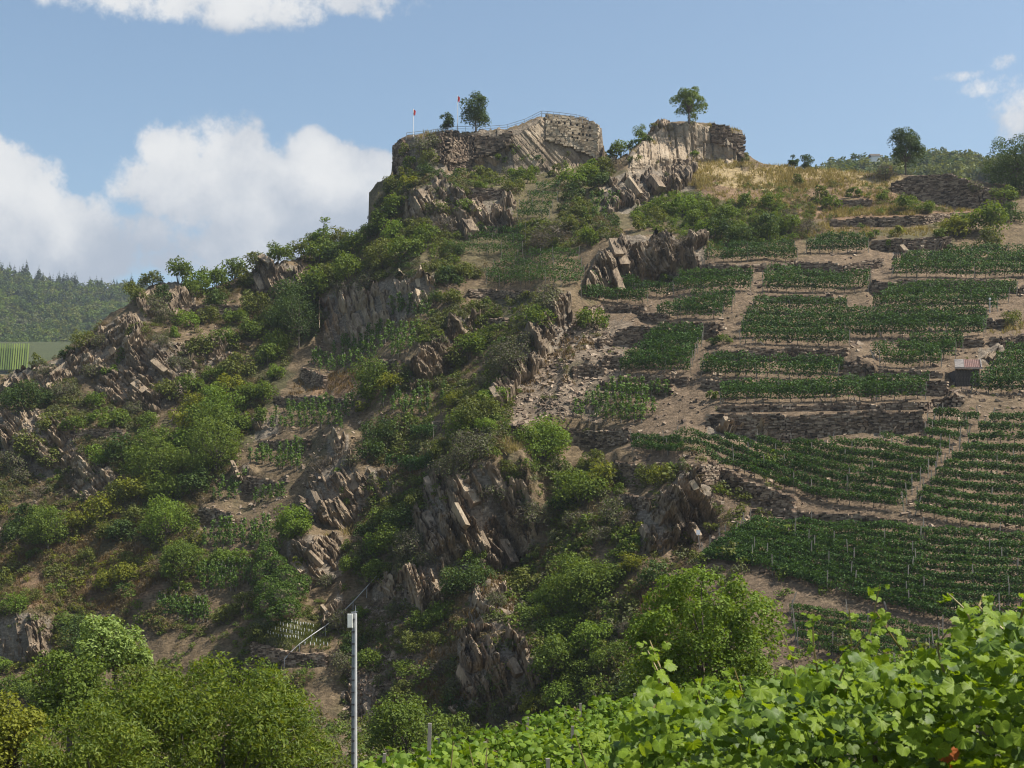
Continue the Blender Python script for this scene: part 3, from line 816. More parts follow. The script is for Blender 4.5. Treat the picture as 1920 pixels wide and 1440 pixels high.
    if len(big) == 1 and not slabs: o = link(name, piece(big[0]), None, base)
    else:
        o = empty(name, base)
        for k in big: link('rock', piece(k), o)
        r = random.Random(seed); made = 0; tries = 0
        while made < slabs and tries < slabs * 30:
            tries += 1
            i, j = r.randrange(2, a_ - 2), r.randrange(2, b_ - 2)
            if mask[i, j] < .95: continue
            u, v = float(U[i, j]), float(V[i, j]); LL = L * r.uniform(.4, 1.3); ww = w * r.uniform(.45, 1.25)
            P0 = Vector(P_[i, j].tolist()); A = spt(u + ca * LL * .5, v - sa * LL * .5) - spt(u - ca * LL * .5, v + sa * LL * .5)
            if A.length < .2: continue
            A.y *= .8; A.normalize()
            Nv = Vector((tilt + r.gauss(.2, .2), -.86, .45 + r.gauss(0, .12))); Bx = Nv.cross(A).normalized(); Nv = A.cross(Bx).normalized()
            px = P0.y / F; sx, sy, t = LL * px, max(ww * px, .4), r.uniform(.6, 1.1) * thick
            mm = Matrix(((A.x * sx, Bx.x * sy, Nv.x * t, 0), (A.y * sx, Bx.y * sy, Nv.y * t, 0), (A.z * sx, Bx.z * sy, Nv.z * t, 0), (0, 0, 0, 1)))
            so = link('slab', r.choice(POOL[mat]), o); so.matrix_local = Matrix.Translation(P0 + Nv * t * r.uniform(-.5, -.26) - base) @ mm
            made += 1
    return tag(o, label, 'rock', 'rock outcrops on the hillside')

ROCK_LABELS = {
 'k1': 'tall cliff of steep grey slabs in the middle of the slope', 'k2': 'dark overhanging rock face above the small bright tree',
 'k3': 'tan splintered rock rib left of the lower vineyard', 'k4': 'short rock tower below the left foot of the tall cliff',
 'k5': 'big rock of steep striped slabs at the foot of the slope', 'k6': 'rock band of upright slabs above the left vine terraces',
 'k7': 'pale rock rib left of the scree fan', 'k8': 'jagged pale rocks at the left end of the upper vine rows',
 'k9': 'grey rock sloping down left of the second castle rock', 'k10': 'broken rock below the castle wall',
 'k11': 'pointed rock on the crest of the left ridge', 'k12': 'rock below the bushes on the ridge left of the castle',
 'k13': 'cracked rock face at the far left edge above the river', 'k14': 'rock face right of the ivy covered crag',
 'k15': 'stepped rocks on the skyline of the left spur', 'k16': 'rough rock patch in the middle of the left spur',
 'k17': 'small rock head under the little dry wall, left of centre', 'k18': 'narrow rock rib between the two gullies, centre of the slope',
 'k19': 'low rock ledge beside the upper end of the monorail', 'k20': 'smooth leaning slab above the near vine row',
 'k21': 'low rocks behind the lower half of the grey pole', 'k22': 'row of pale rocks under the left half of the longest wall',
 'k23': 'pale tilted slabs above the top right vine rows', 'k24': 'small rock left of the staked vines below the rusty terrace',
 'k25': 'lowest rock on the skyline at the far left', 'k27': 'crumbling rock patch under the dark bush at the left edge', 'k28': 'broken rock right beside the tall cliff',
 'k29': 'pale rounded boulders below the jagged rocks', 'k30': 'pale rock at the left end of the third vine step', 'k31': 'low cracked rock under the foot of the tall cliff',
 'k32': 'rough rock in the bushes under the old ridge wall', 'k33': 'bare stony patch left of the green gully', 'k34': 'splintered rock in the central gully right of the overhang',
 'k36': 'pale rock leaning against the right end of the longest wall', 'k37': 'pale rock in the dark gully beside the bulging wall', 'k38': 'tilted pale slabs right above the hut', 'k26': 'rocks between the ivy crag and the white vine tubes'}
for i, (k, (st, kk, ang, w, L)) in enumerate(CLIFFS.items()):
    rockface(st, ang, w, L, ROCK_LABELS[k], 'rock', 100 + i * 31, {'k1': 1.5, 'k2': 1.3, 'k5': 1.5, 'k4': 1.3, 'k3': 1.25, 'k6': 1.2}.get(k, 1.05), .55, {'k1': .7, 'k2': .6, 'k5': .7}.get(k, 1.0), tilt={'k2': -.3}.get(k, 0.05), slabs={'k1': 12, 'k2': 5, 'k3': 8, 'k4': 3, 'k5': 9, 'k6': 9, 'k7': 5, 'k8': 8, 'k9': 5, 'k12': 3, 'k14': 4, 'k20': 2, 'k23': 2, 'k22': 1, 'k29': 2, 'k28': 3, 'k10': 5, 'k11': 3, 'k15': 4, 'k16': 4, 'k13': 3, 'k38': 2}.get(k, 2))
# castle rock faces
rockface([(955, 258, 328), (1000, 234, 330), (1022, 222, 326), (1040, 248, 326), (1080, 260, 314), (1127, 274, 304)], -48, 20, 90, 'smooth tan rock face under the right castle wall', 'rock_tan', 301, .2, .2, .3, 'castle_rock', .1, 1.9, 1.0, 1.5)
rockface([(745, 322, 332), (790, 300, 330), (830, 300, 330), (900, 290, 332), (955, 276, 332)], -30, 16, 34, 'rough rock below the round castle wall', 'rock', 302, .9, .1, .8, 'castle_rock')
rockface([(1180, 292, 324), (1215, 258, 322), (1250, 230, 316), (1300, 230, 310), (1340, 240, 308), (1385, 284, 306)], -84, 22, 80, 'second castle rock with upright cracks under the lone tree', 'rock_tan', 303, .4, .3, .4, 'castle_rock', .1, 1.9, 1.0, 2.0)
rockface([(1224, 217, 248), (1264, 216, 244)], -40, 14, 22, 'broken rock knob at the top left of the second castle rock', 'rock_tan', 304, 1.2, .8, .5, 'castle_rock', .1, 2.2)

# ------------------------------------------------------------------ dry stone walls
STONEV = BOXV.copy()
STONEF = BOXF
def wall(st, label, mat='drystone', hs=(.10, .20), ls=(.22, .62), off=.28, lean=False, crumble=.18, name='dry_stone_wall', seed=0, cat='wall', group='dry stone terrace walls', keep=None):
    rng = np.random.default_rng(500 + seed)
    su = [s[0] for s in st]
    n = max(12, int((su[-1] - su[0]) * 1.2))
    uu = np.linspace(su[0], su[-1], n)
    vt, vb = np.interp(uu, su, [s[1] for s in st]), np.interp(uu, su, [s[2] for s in st])
    ym = Yat(uu, (vt + vb) / 2)
    ym = soft(ym, 7) if n > 14 else ym
    yb = Yat(uu, vb - 1) if lean else ym; yt = Yat(uu, vt + 1) if lean else ym
    if lean: yb, yt = soft(np.minimum(yb, ym + .5), 7), soft(np.maximum(yt, ym - .5), 7)
    xb, xt = (uu - U0) / F * yb, (uu - U0) / F * yt
    zb, zt = (V0 - vb) / F * yb - .35, (V0 - vt) / F * yt + .12
    s = np.concatenate([[0], np.cumsum(np.hypot(np.diff(xb), np.diff(yb)))])
    zlo, zhi = zb.min(), zt.max()
    Pm, Rm, Sm = [], [], []
    z = zlo
    while z < zhi:
        h = rng.uniform(*hs); p = -rng.uniform(0, .5)
        while p < s[-1]:
            ln = rng.uniform(*ls); c = min(max(p + ln / 2, 0), s[-1])
            b, t = np.interp(c, s, zb), np.interp(c, s, zt); t = t + crumble * (float(vnoise(c / 1.7 + seed, seed * 3.7, None, 4)) - .35)
            if b - .1 <= z <= t - h * .3 + rng.normal(0, .05):
                f = (z - b) / max(t - b, .01)
                x = np.interp(c, s, xb) * (1 - f) + np.interp(c, s, xt) * f
                y = np.interp(c, s, yb) * (1 - f) + np.interp(c, s, yt) * f
                tx, ty = np.interp(c + .3, s, xb) - np.interp(c - .3, s, xb), np.interp(c + .3, s, yb) - np.interp(c - .3, s, yb)
                L = math.hypot(tx, ty) + 1e-6; tx, ty = tx / L, ty / L
                a = rng.normal(0, .05); ca, sa = math.cos(a), math.sin(a); b2 = rng.normal(0, .05)
                X = np.array([tx * ca - ty * sa, ty * ca + tx * sa, b2]); X /= np.linalg.norm(X)
                Yv = np.cross([0, 0, 1.0], X); Yv /= np.linalg.norm(Yv); Zv = np.cross(X, Yv)
                pos = np.array([x, y, z + h / 2]) + np.array([ty, -tx, 0]) * (off + rng.normal(0, .045))
                Pm.append(pos); Rm.append(np.stack([X, Yv, Zv], 1)); Sm.append([ln * .97, rng.uniform(.5, .7), h * .94])
            p += ln
        z += h
    Pm, Rm, Sm = np.array(Pm), np.array(Rm), np.array(Sm)
    base = Vector((float(xb.mean()), float(yb.mean()), float(zb.min())))
    mb = MB()
    V = STONEV[None] * Sm[:, None] * (1 + rng.uniform(-.14, .10, (len(Pm), 8, 3)))
    V = np.einsum('nij,nkj->nki', Rm, V) + Pm[:, None] - np.array(base)
    mb.add(V.reshape(-1, 3), (STONEF[None] + (np.arange(len(Pm)) * 8)[:, None, None]).reshape(-1, 4))
    root = empty(name, base); tag(root, label, cat, group, 'thing')
    o = link('stones', mb.mesh('stones', [M[mat]]), root); o['kind'] = 'stuff'
    return root, (xb, yb, zb, zt, s, base)

WALL_LABELS = {
 'w1': 'tall ruined stone wall with a buttress under the tree at the upper right', 'w2': 'short low stone wall in the brush right of the second castle rock',
 'w3': 'long low stone wall below the rusty grass, upper right', 'w4': 'stone wall directly above the pale tilted slabs at the upper right',
 'w5': 'curved wall in deep shade between the upper vine terraces', 'w6': 'long straight dark wall running out of the picture at the right edge',
 'w8': 'short dark wall at the right end of the widest vine terrace', 'w8b': 'brown wall at the right edge above the hut',
 'w9': 'stepped wall above the square vine block', 'w10': 'little wall corner on the scree fan, the lower of two', 'w10b': 'little wall just above the wall corner on the scree fan',
 'w11': 'wall between the square vine block and the single staked vines below', 'w12': 'long low wall under the widest vine terrace, left part',
 'w13': 'bulging wall end with a dark gully beside it, middle right', 'w14': 'wall under the vine terrace left of the hut',
 'w15': 'longest and tallest terrace wall, above the curved vine rows', 'w16': 'wall carrying the scree fan, right of the round bush',
 'w17': 'dark wall corner at the lower left end of the curved vine rows', 'w18': 'dark wall dropping to the right under the curved vine rows',
 'w19': 'thin wall line between the two big vineyard blocks', 'w20': 'small shaded wall remnant on the splintered rock rib',
 'w21': 'wall under the staked vines left of the overhang, upper one', 'w22': 'wall in the left vine steps, third from the top', 'w23': 'lowest round wall in the left vine steps',
 'w24': 'long wall under the rusty grass terrace left of centre', 'w25': 'slanting wall at the left end of the double vine terrace', 'w25b': 'low wall at the right end of the double vine terrace',
 'w26': 'wall under the dense vines below the castle', 'w27': 'dark square wall remnant in the rock below the castle', 'w28': 'rounded wall foot below the round castle wall',
 'w29': 'old wall below the bushes of the left ridge', 'w30': 'old low wall on the left spur near the left edge', 'w31': 'wall under the terrace with white vine tubes',
 'e1': 'low stone edging under the terrace right of the jagged rocks', 'e2': 'low stone edging under the upper left vine terrace', 'e3': 'low stone edging above the stepped wall', 'e4': 'low stone edging under the square vine block',
 'e5': 'low stone edging under the terrace below the widest one', 'e6': 'low stone edging under the terrace left of the hut', 'e7': 'low stone edging above the widest terrace, right half', 'e8': 'long low stone edging just above the longest wall',
 'e9': 'low stone edging under the top short terrace', 'e10': 'low stone edging left of the deep shaded wall, under its terrace', 'e11': 'low stone edging just above the long straight dark wall', 'e12': 'low stone edging under the widest terrace, left end', 'e13': 'low stone edging under the widest terrace, right end',
 'e14': 'short low wall at the top corner of the curved block', 'w40': 'short stone wall left of the little terrace above the stepped wall', 'w33': 'tiny wall below the herb covered terrace in the centre', 'w34': 'low wall in the bushes left of the scree fan'}
for i, (k, st) in enumerate(WALLS.items()):
    wall(st, WALL_LABELS[k], seed=i)
wall(CASTLE['c_left'], 'dark castle wall at the far left end of the ruin', 'drystone_dark', (.2, .34), (.4, .9), .3, True, .9, 'castle_wall', 70, 'wall', 'castle ruin walls')
wall(CASTLE['c_mid'], 'rounded brown castle wall below the trees', 'drystone_dark', (.18, .32), (.4, 1.0), .55, True, 1.0, 'castle_wall', 71, 'wall', 'castle ruin walls')
wall(CASTLE['c_rock2'], 'dark stone wall at the right end of the second castle rock', 'drystone_dark', (.18, .3), (.4, .9), .45, True, .9, 'castle_wall', 73, 'wall', 'castle ruin walls')
cw, (xb, yb, zb, zt, s_, base_) = wall(CASTLE['c_right'], 'pale castle wall with rows of beam holes under the railing', 'masonry', (.22, .36), (.45, 1.0), .85, True, .35, 'castle_wall', 72, 'wall', 'castle ruin walls')
M['hole_shade'] = plain_mat('beam_hole_shade', (.012, .010, .008), 1.0)
hv = MB(); box(hv, (0, 0, 0), (.30, .3, .30)); hole_shade_me = hv.mesh('beam_hole_shade', [M['hole_shade']])  # near-black boxes on the wall; their colour stands for shade inside the holes
for row in [[(1034, 228), (1048, 230), (1059, 231), (1070, 232), (1082, 234), (1093, 237), (1106, 239)],
            [(1074, 249), (1086, 251), (1093, 252), (1100, 253), (1106, 254)], [(1073, 257), (1083, 259), (1101, 263)]]:
    for (u, v) in row:
        y = float(np.interp((u - U0) / F * 222, xb, yb)) - 1.25
        o = link('beam_hole_shade', hole_shade_me, cw)
        o.location = Vector(((u - U0) / F * y, y, (V0 - v) / F * y)) - base_

# ------------------------------------------------------------------ shrubs and trees
def clump_leaves(mb, cen, rad, nleaf, lsize, rng, m=0, up=.5, tv=LEAFV, tf=LEAFF, flat=1.0, droop=0.0):
    """leaves on the shells of clumps; cen (K,3), rad (K,)"""
    K = len(cen); w = rad ** 2; idx = rng.choice(K, nleaf, p=w / w.sum())
    d = rng.normal(size=(nleaf, 3)); d /= np.linalg.norm(d, axis=1)[:, None]
    d[:, 2] = np.where((d[:, 2] < -.3) & (rng.random(nleaf) < .6), -d[:, 2], d[:, 2])
    rr = rad[idx] * (1 - .45 * rng.random(nleaf) ** 1.6)
    P = cen[idx] + d * rr[:, None] * np.array([1, 1, flat])
    nv = d * .8 + rng.normal(size=(nleaf, 3)) * .55 + np.array([0, 0, up])
    fr = frames(nv, rng)
    if droop:
        fr[:, 2, 0] -= droop; fr[:, :, 0] /= np.linalg.norm(fr[:, :, 0], axis=1)[:, None]
    bake(mb, tv, tf, fr, P, lsize * rng.uniform(.65, 1.35, nleaf), m)

def crown_clumps(rng, K, rx, rz, cz, lo=.22, hi=.42, bottom=-.75):
    cen, rad = [], []
    while len(cen) < K:
        d = rng.normal(size=3); d /= np.linalg.norm(d)
        if d[2] < bottom: continue
        r = rng.random() ** .3 * .82
        cen.append([d[0] * rx * r, d[1] * rx * r, cz + d[2] * rz * r]); rad.append(rng.uniform(lo, hi) * rx)
    return np.array(cen), np.array(rad)

TWIGV = np.array([[-.5, 0, 0], [0, -.05, .03], [.5, 0, .06], [0, .05, .03]])
def shrub_mesh(kind, lod, seed):
    rng = np.random.default_rng(seed)
    n, ls, K = {0: (420, .25, 10), 1: (1150, .155, 22), 2: (2800, .10, 38)}[lod]
    mb = MB()
    sx = rng.uniform(.8, 1.15)
    cen, rad = crown_clumps(rng, K, 1.1, .9 * sx, .66, .26, .46, -.6)
    cen[:, 0] *= 1.1
    lm = M[kind]
    if kind in ('brown', 'grey'):
        clump_leaves(mb, cen, rad, int(n * .7), ls * (1.0 if kind == 'brown' else .8), rng, 0, .3, TWIGV if kind == 'brown' else LEAFV)
        clump_leaves(mb, cen, rad, int(n * .5), ls * 2.0, rng, 1, .2, TWIGV)
    else:
        clump_leaves(mb, cen, rad, n, ls, rng)
    for k in range(5 if lod else 3):
        c = cen[rng.integers(len(cen))]
        p = np.array([[0, 0, -.25], [c[0] * .3, c[1] * .3, .15], [c[0] * .8, c[1] * .8, c[2] * .85]])
        tube(mb, p, [.05, .035, .012], 4, 1)
    return mb.mesh('shrub', [lm, M['bark']])
SHRUB = {}
def shrub_me(kind, lod, var):
    key = (kind, lod, var)
    if key not in SHRUB: SHRUB[key] = shrub_mesh(kind, lod, hash_seed(key))
    return SHRUB[key]
def hash_seed(key): return sum(ord(c) * (i + 3) for i, c in enumerate(str(key)))

COLOUR_WORD = {'dark': 'dark green', 'mid': 'mid green', 'bright': 'bright green', 'yellow': 'yellow-green', 'grey': 'grey-green twiggy', 'olive': 'olive green', 'brown': 'dry brown', 'pale': 'pale green'}
PLACES = [('below the castle wall', 900, 360), ('left of the castle ruin', 720, 360), ('on the left ridge skyline', 420, 480), ('on the crest between castle and left ridge', 600, 460), ('on the far left spur', 100, 720),
          ('in the middle of the left spur', 280, 700), ('by the old wall on the left spur', 420, 600), ('at the far left edge, mid height', 60, 880), ('in the gully left of centre', 480, 720), ('above the upright rock band', 680, 500), ('beside the upright rock band', 620, 600),
          ('in the lower green gully', 330, 880), ('on the rusty lower left slope', 120, 1060), ('above the river at left', 80, 1240), ('around the left vine steps', 470, 940), ('near the ivy crag', 560, 1080), ('near the overhanging rock face', 620, 860),
          ('in the central gully', 760, 940), ('on the herb terrace in the centre', 940, 600), ('in the bushes left of the scree fan', 850, 740), ('on top of the tall cliff', 880, 860), ('at the foot of the tall cliff', 880, 1080), ('right of the tall cliff', 1060, 920),
          ('by the splintered rock rib', 1240, 930), ('on the slope above the near vines, centre', 1060, 1160), ('behind the grey pole', 700, 1200), ('at the foot of the slope, centre', 960, 1320), ('in the lower left valley', 350, 1230),
          ('on the saddle between the castle rocks', 1150, 330), ('below the second castle rock', 1300, 400), ('among the upper vines below the castle', 1050, 440), ('by the jagged pale rocks', 1200, 480), ('on the grassy brow at right', 1550, 370),
          ('below the tall ruined wall', 1780, 420), ('beside the right vine terraces', 1500, 650), ('on the scree fan', 1080, 640), ('right of the scree wall', 1250, 760), ('at the right edge', 1890, 500)]
LABELLED = []
def place_word(u, v): return min(PLACES, key=lambda p: (p[1] - u) ** 2 + (p[2] - v) ** 2)[0]

nshrub = [0]
def shrub(u, v, r, kind, squash=1.0, seed=None):
    vb = v + r * .62
    P0 = gpt(u, vb)
    rm_ = r * P0.y / F * 1.07
    lod = 0 if r < 17 else (1 if r < 34 else 2)
    nshrub[0] += 1
    me = shrub_me(kind, lod, nshrub[0] % 3)
    o = link('shrub', me)
    o.location = P0 - Vector((0, 0, .1 * rm_))
    o.rotation_euler = (0, 0, random.uniform(0, 6.28))
    o.scale = (rm_ * random.uniform(.92, 1.08), rm_ * random.uniform(.92, 1.08), rm_ * squash * random.uniform(.9, 1.12))
    size = 'small' if r < 17 else ('large' if r > 38 else 'rounded')
    o['category'] = 'shrub'; o['group'] = 'shrubs on the hillside'
    LABELLED.append((o, f'{size} {COLOUR_WORD[kind]} shrub {place_word(u, v)}', u, v))
    return o
# notable shrubs: u, v (centre), radius, kind
SHRUBS = [
 # skyline of the left ridge
 (285, 515, 20, 'olive'), (335, 505, 26, 'mid'), (372, 520, 22, 'bright'), (405, 525, 30, 'mid'), (440, 495, 26, 'mid'), (480, 480, 24, 'olive'), (520, 472, 26, 'mid'), (555, 462, 24, 'olive'), (606, 428, 22, 'bright'), (590, 450, 20, 'olive'), (640, 440, 18, 'yellow'),
 (250, 555, 20, 'olive'), (370, 545, 24, 'mid'), (400, 560, 20, 'dark'), (455, 530, 22, 'olive'),
 # below castle, left flank
 (600, 480, 34, 'mid'), (640, 475, 26, 'dark'), (670, 455, 26, 'mid'), (700, 440, 24, 'dark'), (725, 420, 26, 'mid'), (750, 385, 24, 'mid'), (735, 355, 18, 'olive'), (770, 345, 16, 'yellow'), (790, 285, 24, 'grey'), (765, 285, 14, 'olive'), (800, 300, 20, 'olive'), (815, 275, 14, 'grey'), (775, 310, 16, 'mid'), (800, 322, 18, 'dark'), (760, 325, 14, 'yellow'), (860, 322, 12, 'mid'), (905, 318, 14, 'olive'), (940, 300, 12, 'mid'), (955, 275, 10, 'olive'), (1000, 322, 14, 'mid'), (1040, 318, 12, 'olive'), (1190, 300, 12, 'olive'), (1215, 262, 9, 'dark'), (1400, 296, 9, 'olive'), (1250, 330, 10, 'grey'), (920, 330, 12, 'olive'), (960, 325, 14, 'bright'),
 (560, 560, 46, 'dark'), (590, 545, 36, 'mid'), (540, 600, 34, 'dark'), (620, 520, 30, 'olive'), (660, 510, 34, 'mid'), (720, 480, 36, 'olive'), (760, 470, 30, 'mid'), (800, 455, 26, 'mid'), (830, 430, 26, 'brown'), (850, 470, 20, 'dark'), (690, 540, 26, 'grey'), (650, 545, 26, 'grey'),
 (820, 400, 22, 'olive'), (870, 400, 18, 'mid'), (790, 430, 22, 'olive'), (740, 440, 24, 'bright'), (860, 430, 20, 'dark'), (900, 350, 14, 'mid'), (985, 330, 18, 'mid'), (1040, 345, 26, 'mid'), (1075, 335, 26, 'bright'), (1100, 330, 24, 'mid'), (1110, 315, 16, 'bright'),
 (970, 285, 12, 'bright'), (990, 292, 10, 'mid'), (1010, 308, 10, 'dark'), (1065, 300, 9, 'olive'), (960, 345, 20, 'olive'), (1000, 350, 22, 'mid'), (1070, 360, 20, 'dark'),
 (1150, 280, 14, 'dark'), (1165, 275, 18, 'mid'), (1135, 310, 20, 'olive'), (1200, 245, 14, 'mid'), (1225, 228, 9, 'olive'), (1190, 265, 12, 'dark'), (1120, 345, 20, 'dark'), (1160, 305, 14, 'brown'),
 (1040, 450, 32, 'brown'), (1010, 460, 24, 'brown'), (1060, 425, 20, 'olive'), (1095, 395, 22, 'olive'), (1060, 430, 16, 'yellow'), (1100, 450, 20, 'mid'),
 # below the second rock
 (1240, 385, 22, 'mid'), (1280, 390, 24, 'bright'), (1320, 395, 24, 'mid'), (1360, 400, 22, 'mid'), (1400, 380, 18, 'mid'), (1300, 410, 20, 'mid'), (1450, 385, 22, 'mid'), (1340, 435, 26, 'dark'), (1390, 440, 26, 'dark'), (1440, 435, 28, 'dark'), (1320, 430, 18, 'bright'), (1480, 425, 24, 'mid'), (1230, 405, 18, 'olive'),
 (1250, 460, 26, 'brown'), (1290, 455, 20, 'brown'), (1220, 480, 16, 'grey'), (1275, 465, 12, 'bright'), (1250, 522, 12, 'mid'), (1200, 420, 16, 'olive'), (1230, 300, 6, 'olive'), (1300, 295, 9, 'bright'),
 (1500, 340, 10, 'olive'), (1660, 330, 18, 'brown'), (1560, 385, 16, 'mid'), (1600, 360, 14, 'mid'), (1700, 385, 20, 'mid'), (1660, 370, 14, 'mid'), (1540, 370, 16, 'olive'), (1480, 410, 20, 'brown'), (1510, 430, 18, 'brown'),
 (1730, 390, 18, 'mid'), (1800, 340, 14, 'bright'), (1830, 350, 18, 'grey'), (1790, 430, 26, 'yellow'), (1820, 425, 30, 'mid'), (1860, 420, 32, 'mid'), (1900, 400, 26, 'dark'), (1885, 370, 24, 'mid'), (1915, 350, 22, 'dark'), (1850, 450, 24, 'olive'), (1760, 440, 14, 'mid'), (1680, 435, 14, 'yellow'), (1640, 440, 12, 'mid'), (1670, 462, 10, 'mid'), (1900, 600, 18, 'olive'),
 # centre: rib and gully
 (1110, 600, 28, 'mid'), (1135, 600, 10, 'dark'), (1030, 560, 30, 'grey'), (1010, 600, 26, 'mid'), (985, 640, 26, 'grey'), (950, 680, 34, 'grey'), (940, 660, 22, 'dark'), (730, 605, 26, 'dark'), (700, 640, 18, 'dark'), (850, 550, 24, 'olive'), (815, 560, 18, 'dark'), (840, 520, 26, 'dark'), (870, 510, 20, 'olive'),
 (880, 660, 30, 'mid'), (850, 680, 26, 'olive'), (900, 640, 20, 'mid'), (820, 640, 16, 'grey'), (700, 715, 34, 'mid'), (735, 715, 22, 'yellow'), (690, 740, 24, 'mid'), (680, 765, 16, 'yellow'), (800, 740, 28, 'mid'), (770, 760, 22, 'mid'), (900, 780, 36, 'olive'), (930, 745, 24, 'bright'), (870, 800, 34, 'mid'), (850, 760, 20, 'yellow'), (920, 800, 22, 'bright'), (905, 720, 20, 'grey'),
 (1020, 820, 46, 'bright'), (990, 830, 26, 'mid'), (710, 820, 34, 'dark'), (690, 850, 26, 'dark'), (660, 870, 16, 'grey'), (600, 870, 24, 'brown'), (570, 890, 20, 'grey'), (640, 845, 14, 'brown'),
 (880, 850, 40, 'grey'), (850, 880, 36, 'grey'), (920, 880, 26, 'grey'), (830, 850, 26, 'olive'), (1010, 960, 36, 'grey'), (990, 990, 30, 'brown'), (960, 880, 20, 'olive'), (1090, 920, 42, 'mid'), (1060, 940, 30, 'dark'), (1130, 900, 32, 'yellow'), (1110, 870, 24, 'olive'), (1080, 980, 28, 'grey'), (1150, 970, 26, 'grey'), (1180, 980, 24, 'brown'), (1240, 900, 26, 'yellow'), (1215, 890, 20, 'olive'), (1260, 880, 14, 'mid'),
 (1380, 900, 12, 'bright'), (1400, 920, 16, 'mid'), (1290, 1010, 18, 'mid'), (1340, 985, 14, 'olive'), (1185, 1060, 26, 'yellow'), (1190, 1020, 16, 'bright'), (1130, 1010, 22, 'grey'),
 (1100, 790, 10, 'olive'), (1250, 795, 14, 'mid'), (1335, 740, 12, 'mid'), (1230, 770, 12, 'olive'), (1340, 645, 12, 'dark'), (1360, 635, 12, 'mid'),
 # foot of the tall cliff
 (880, 1080, 44, 'dark'), (900, 1050, 26, 'mid'), (850, 1110, 24, 'dark'), (1080, 1080, 40, 'mid'), (1040, 1110, 36, 'bright'), (1100, 1120, 40, 'mid'), (1140, 1080, 36, 'mid'), (1070, 1180, 36, 'bright'), (1030, 1200, 30, 'mid'), (1110, 1200, 28, 'bright'), (1000, 1160, 30, 'mid'), (1150, 1240, 36, 'mid'), (1080, 1260, 40, 'mid'), (1020, 1260, 26, 'mid'), (1050, 1310, 36, 'bright'), (1120, 1290, 34, 'mid'), (1000, 1320, 28, 'yellow'), (1180, 1290, 34, 'dark'), (980, 1100, 26, 'olive'), (930, 1140, 20, 'grey'), (960, 1210, 14, 'olive'), (1230, 1080, 30, 'dark'), (1170, 1180, 18, 'brown'),
 # central gully
 (740, 950, 30, 'olive'), (760, 920, 24, 'brown'), (720, 980, 24, 'mid'), (690, 1000, 20, 'dark'), (740, 1010, 34, 'mid'), (700, 1030, 26, 'bright'), (770, 1030, 34, 'grey'), (760, 980, 34, 'dark'), (780, 940, 24, 'olive'), (710, 1070, 30, 'mid'), (660, 1070, 22, 'mid'), (800, 1050, 18, 'grey'), (740, 1150, 18, 'grey'), (790, 1170, 24, 'mid'), (830, 1160, 22, 'bright'), (780, 1210, 24, 'olive'), (760, 1260, 22, 'mid'), (830, 1250, 26, 'brown'), (860, 1280, 20, 'grey'), (690, 1240, 26, 'mid'), (660, 1215, 26, 'dark'), (640, 1170, 24, 'grey'), (680, 1150, 18, 'bright'), (820, 1200, 18, 'olive'), (640, 1250, 24, 'grey'), (760, 1300, 22, 'olive'), (850, 1330, 24, 'dark'), (900, 1340, 22, 'olive'), (940, 1345, 22, 'grey'),
 # around ivy crag and vine steps
 (550, 975, 30, 'bright'), (530, 990, 20, 'bright'), (340, 1050, 36, 'mid'), (330, 1075, 22, 'mid'), (385, 990, 16, 'mid'), (340, 1100, 16, 'mid'), (450, 1050, 18, 'bright'), (420, 1045, 16, 'bright'), (460, 1130, 26, 'olive'), (440, 1080, 18, 'mid'), (560, 1060, 14, 'yellow'), (610, 1090, 20, 'grey'), (500, 745, 22, 'mid'), (520, 700, 18, 'bright'), (490, 780, 16, 'mid'), (520, 780, 18, 'mid'), (500, 930, 26, 'dark'), (380, 1185, 40, 'mid'), (340, 1140, 28, 'mid'), (480, 1185, 24, 'olive'), (420, 1150, 22, 'olive'), (380, 1120, 18, 'brown'),
 # the green gully
 (560, 590, 40, 'dark'), (520, 640, 30, 'mid'), (480, 620, 26, 'mid'), (500, 670, 26, 'mid'), (450, 690, 30, 'olive'), (430, 725, 30, 'yellow'), (470, 740, 26, 'mid'), (400, 700, 22, 'mid'), (420, 770, 36, 'bright'), (370, 760, 26, 'yellow'), (400, 810, 44, 'mid'), (440, 800, 36, 'mid'), (360, 800, 32, 'yellow'), (340, 830, 28, 'bright'), (290, 830, 34, 'mid'), (330, 870, 36, 'mid'), (270, 870, 40, 'mid'), (230, 850, 30, 'dark'), (390, 870, 40, 'mid'), (420, 850, 34, 'mid'), (430, 900, 26, 'mid'), (370, 910, 34, 'dark'), (310, 920, 34, 'mid'), (320, 970, 34, 'bright'), (290, 990, 26, 'mid'), (255, 920, 30, 'yellow'), (220, 930, 24, 'olive'), (190, 960, 30, 'yellow'), (150, 980, 26, 'yellow'), (230, 1000, 26, 'dark'), (200, 1000, 20, 'olive'), (260, 970, 24, 'olive'), (190, 860, 22, 'bright'), (175, 845, 16, 'bright'), (350, 960, 22, 'olive'),
 (235, 1080, 26, 'yellow'), (200, 1085, 24, 'yellow'), (160, 1040, 20, 'olive'), (240, 1050, 18, 'olive'), (230, 1110, 16, 'dark'), (90, 1000, 34, 'mid'), (40, 970, 30, 'dark'), (80, 960, 24, 'mid'), (30, 1000, 24, 'dark'), (60, 1040, 16, 'mid'), (30, 1130, 22, 'bright'), (60, 1120, 18, 'olive'), (10, 1080, 16, 'olive'),
 (110, 1120, 14, 'yellow'), (120, 1175, 26, 'mid'), (20, 1290, 30, 'mid'), (60, 1300, 24, 'mid'), (110, 1280, 30, 'dark'), (0, 1250, 20, 'bright'), (155, 1180, 14, 'yellow'),
 # left spur
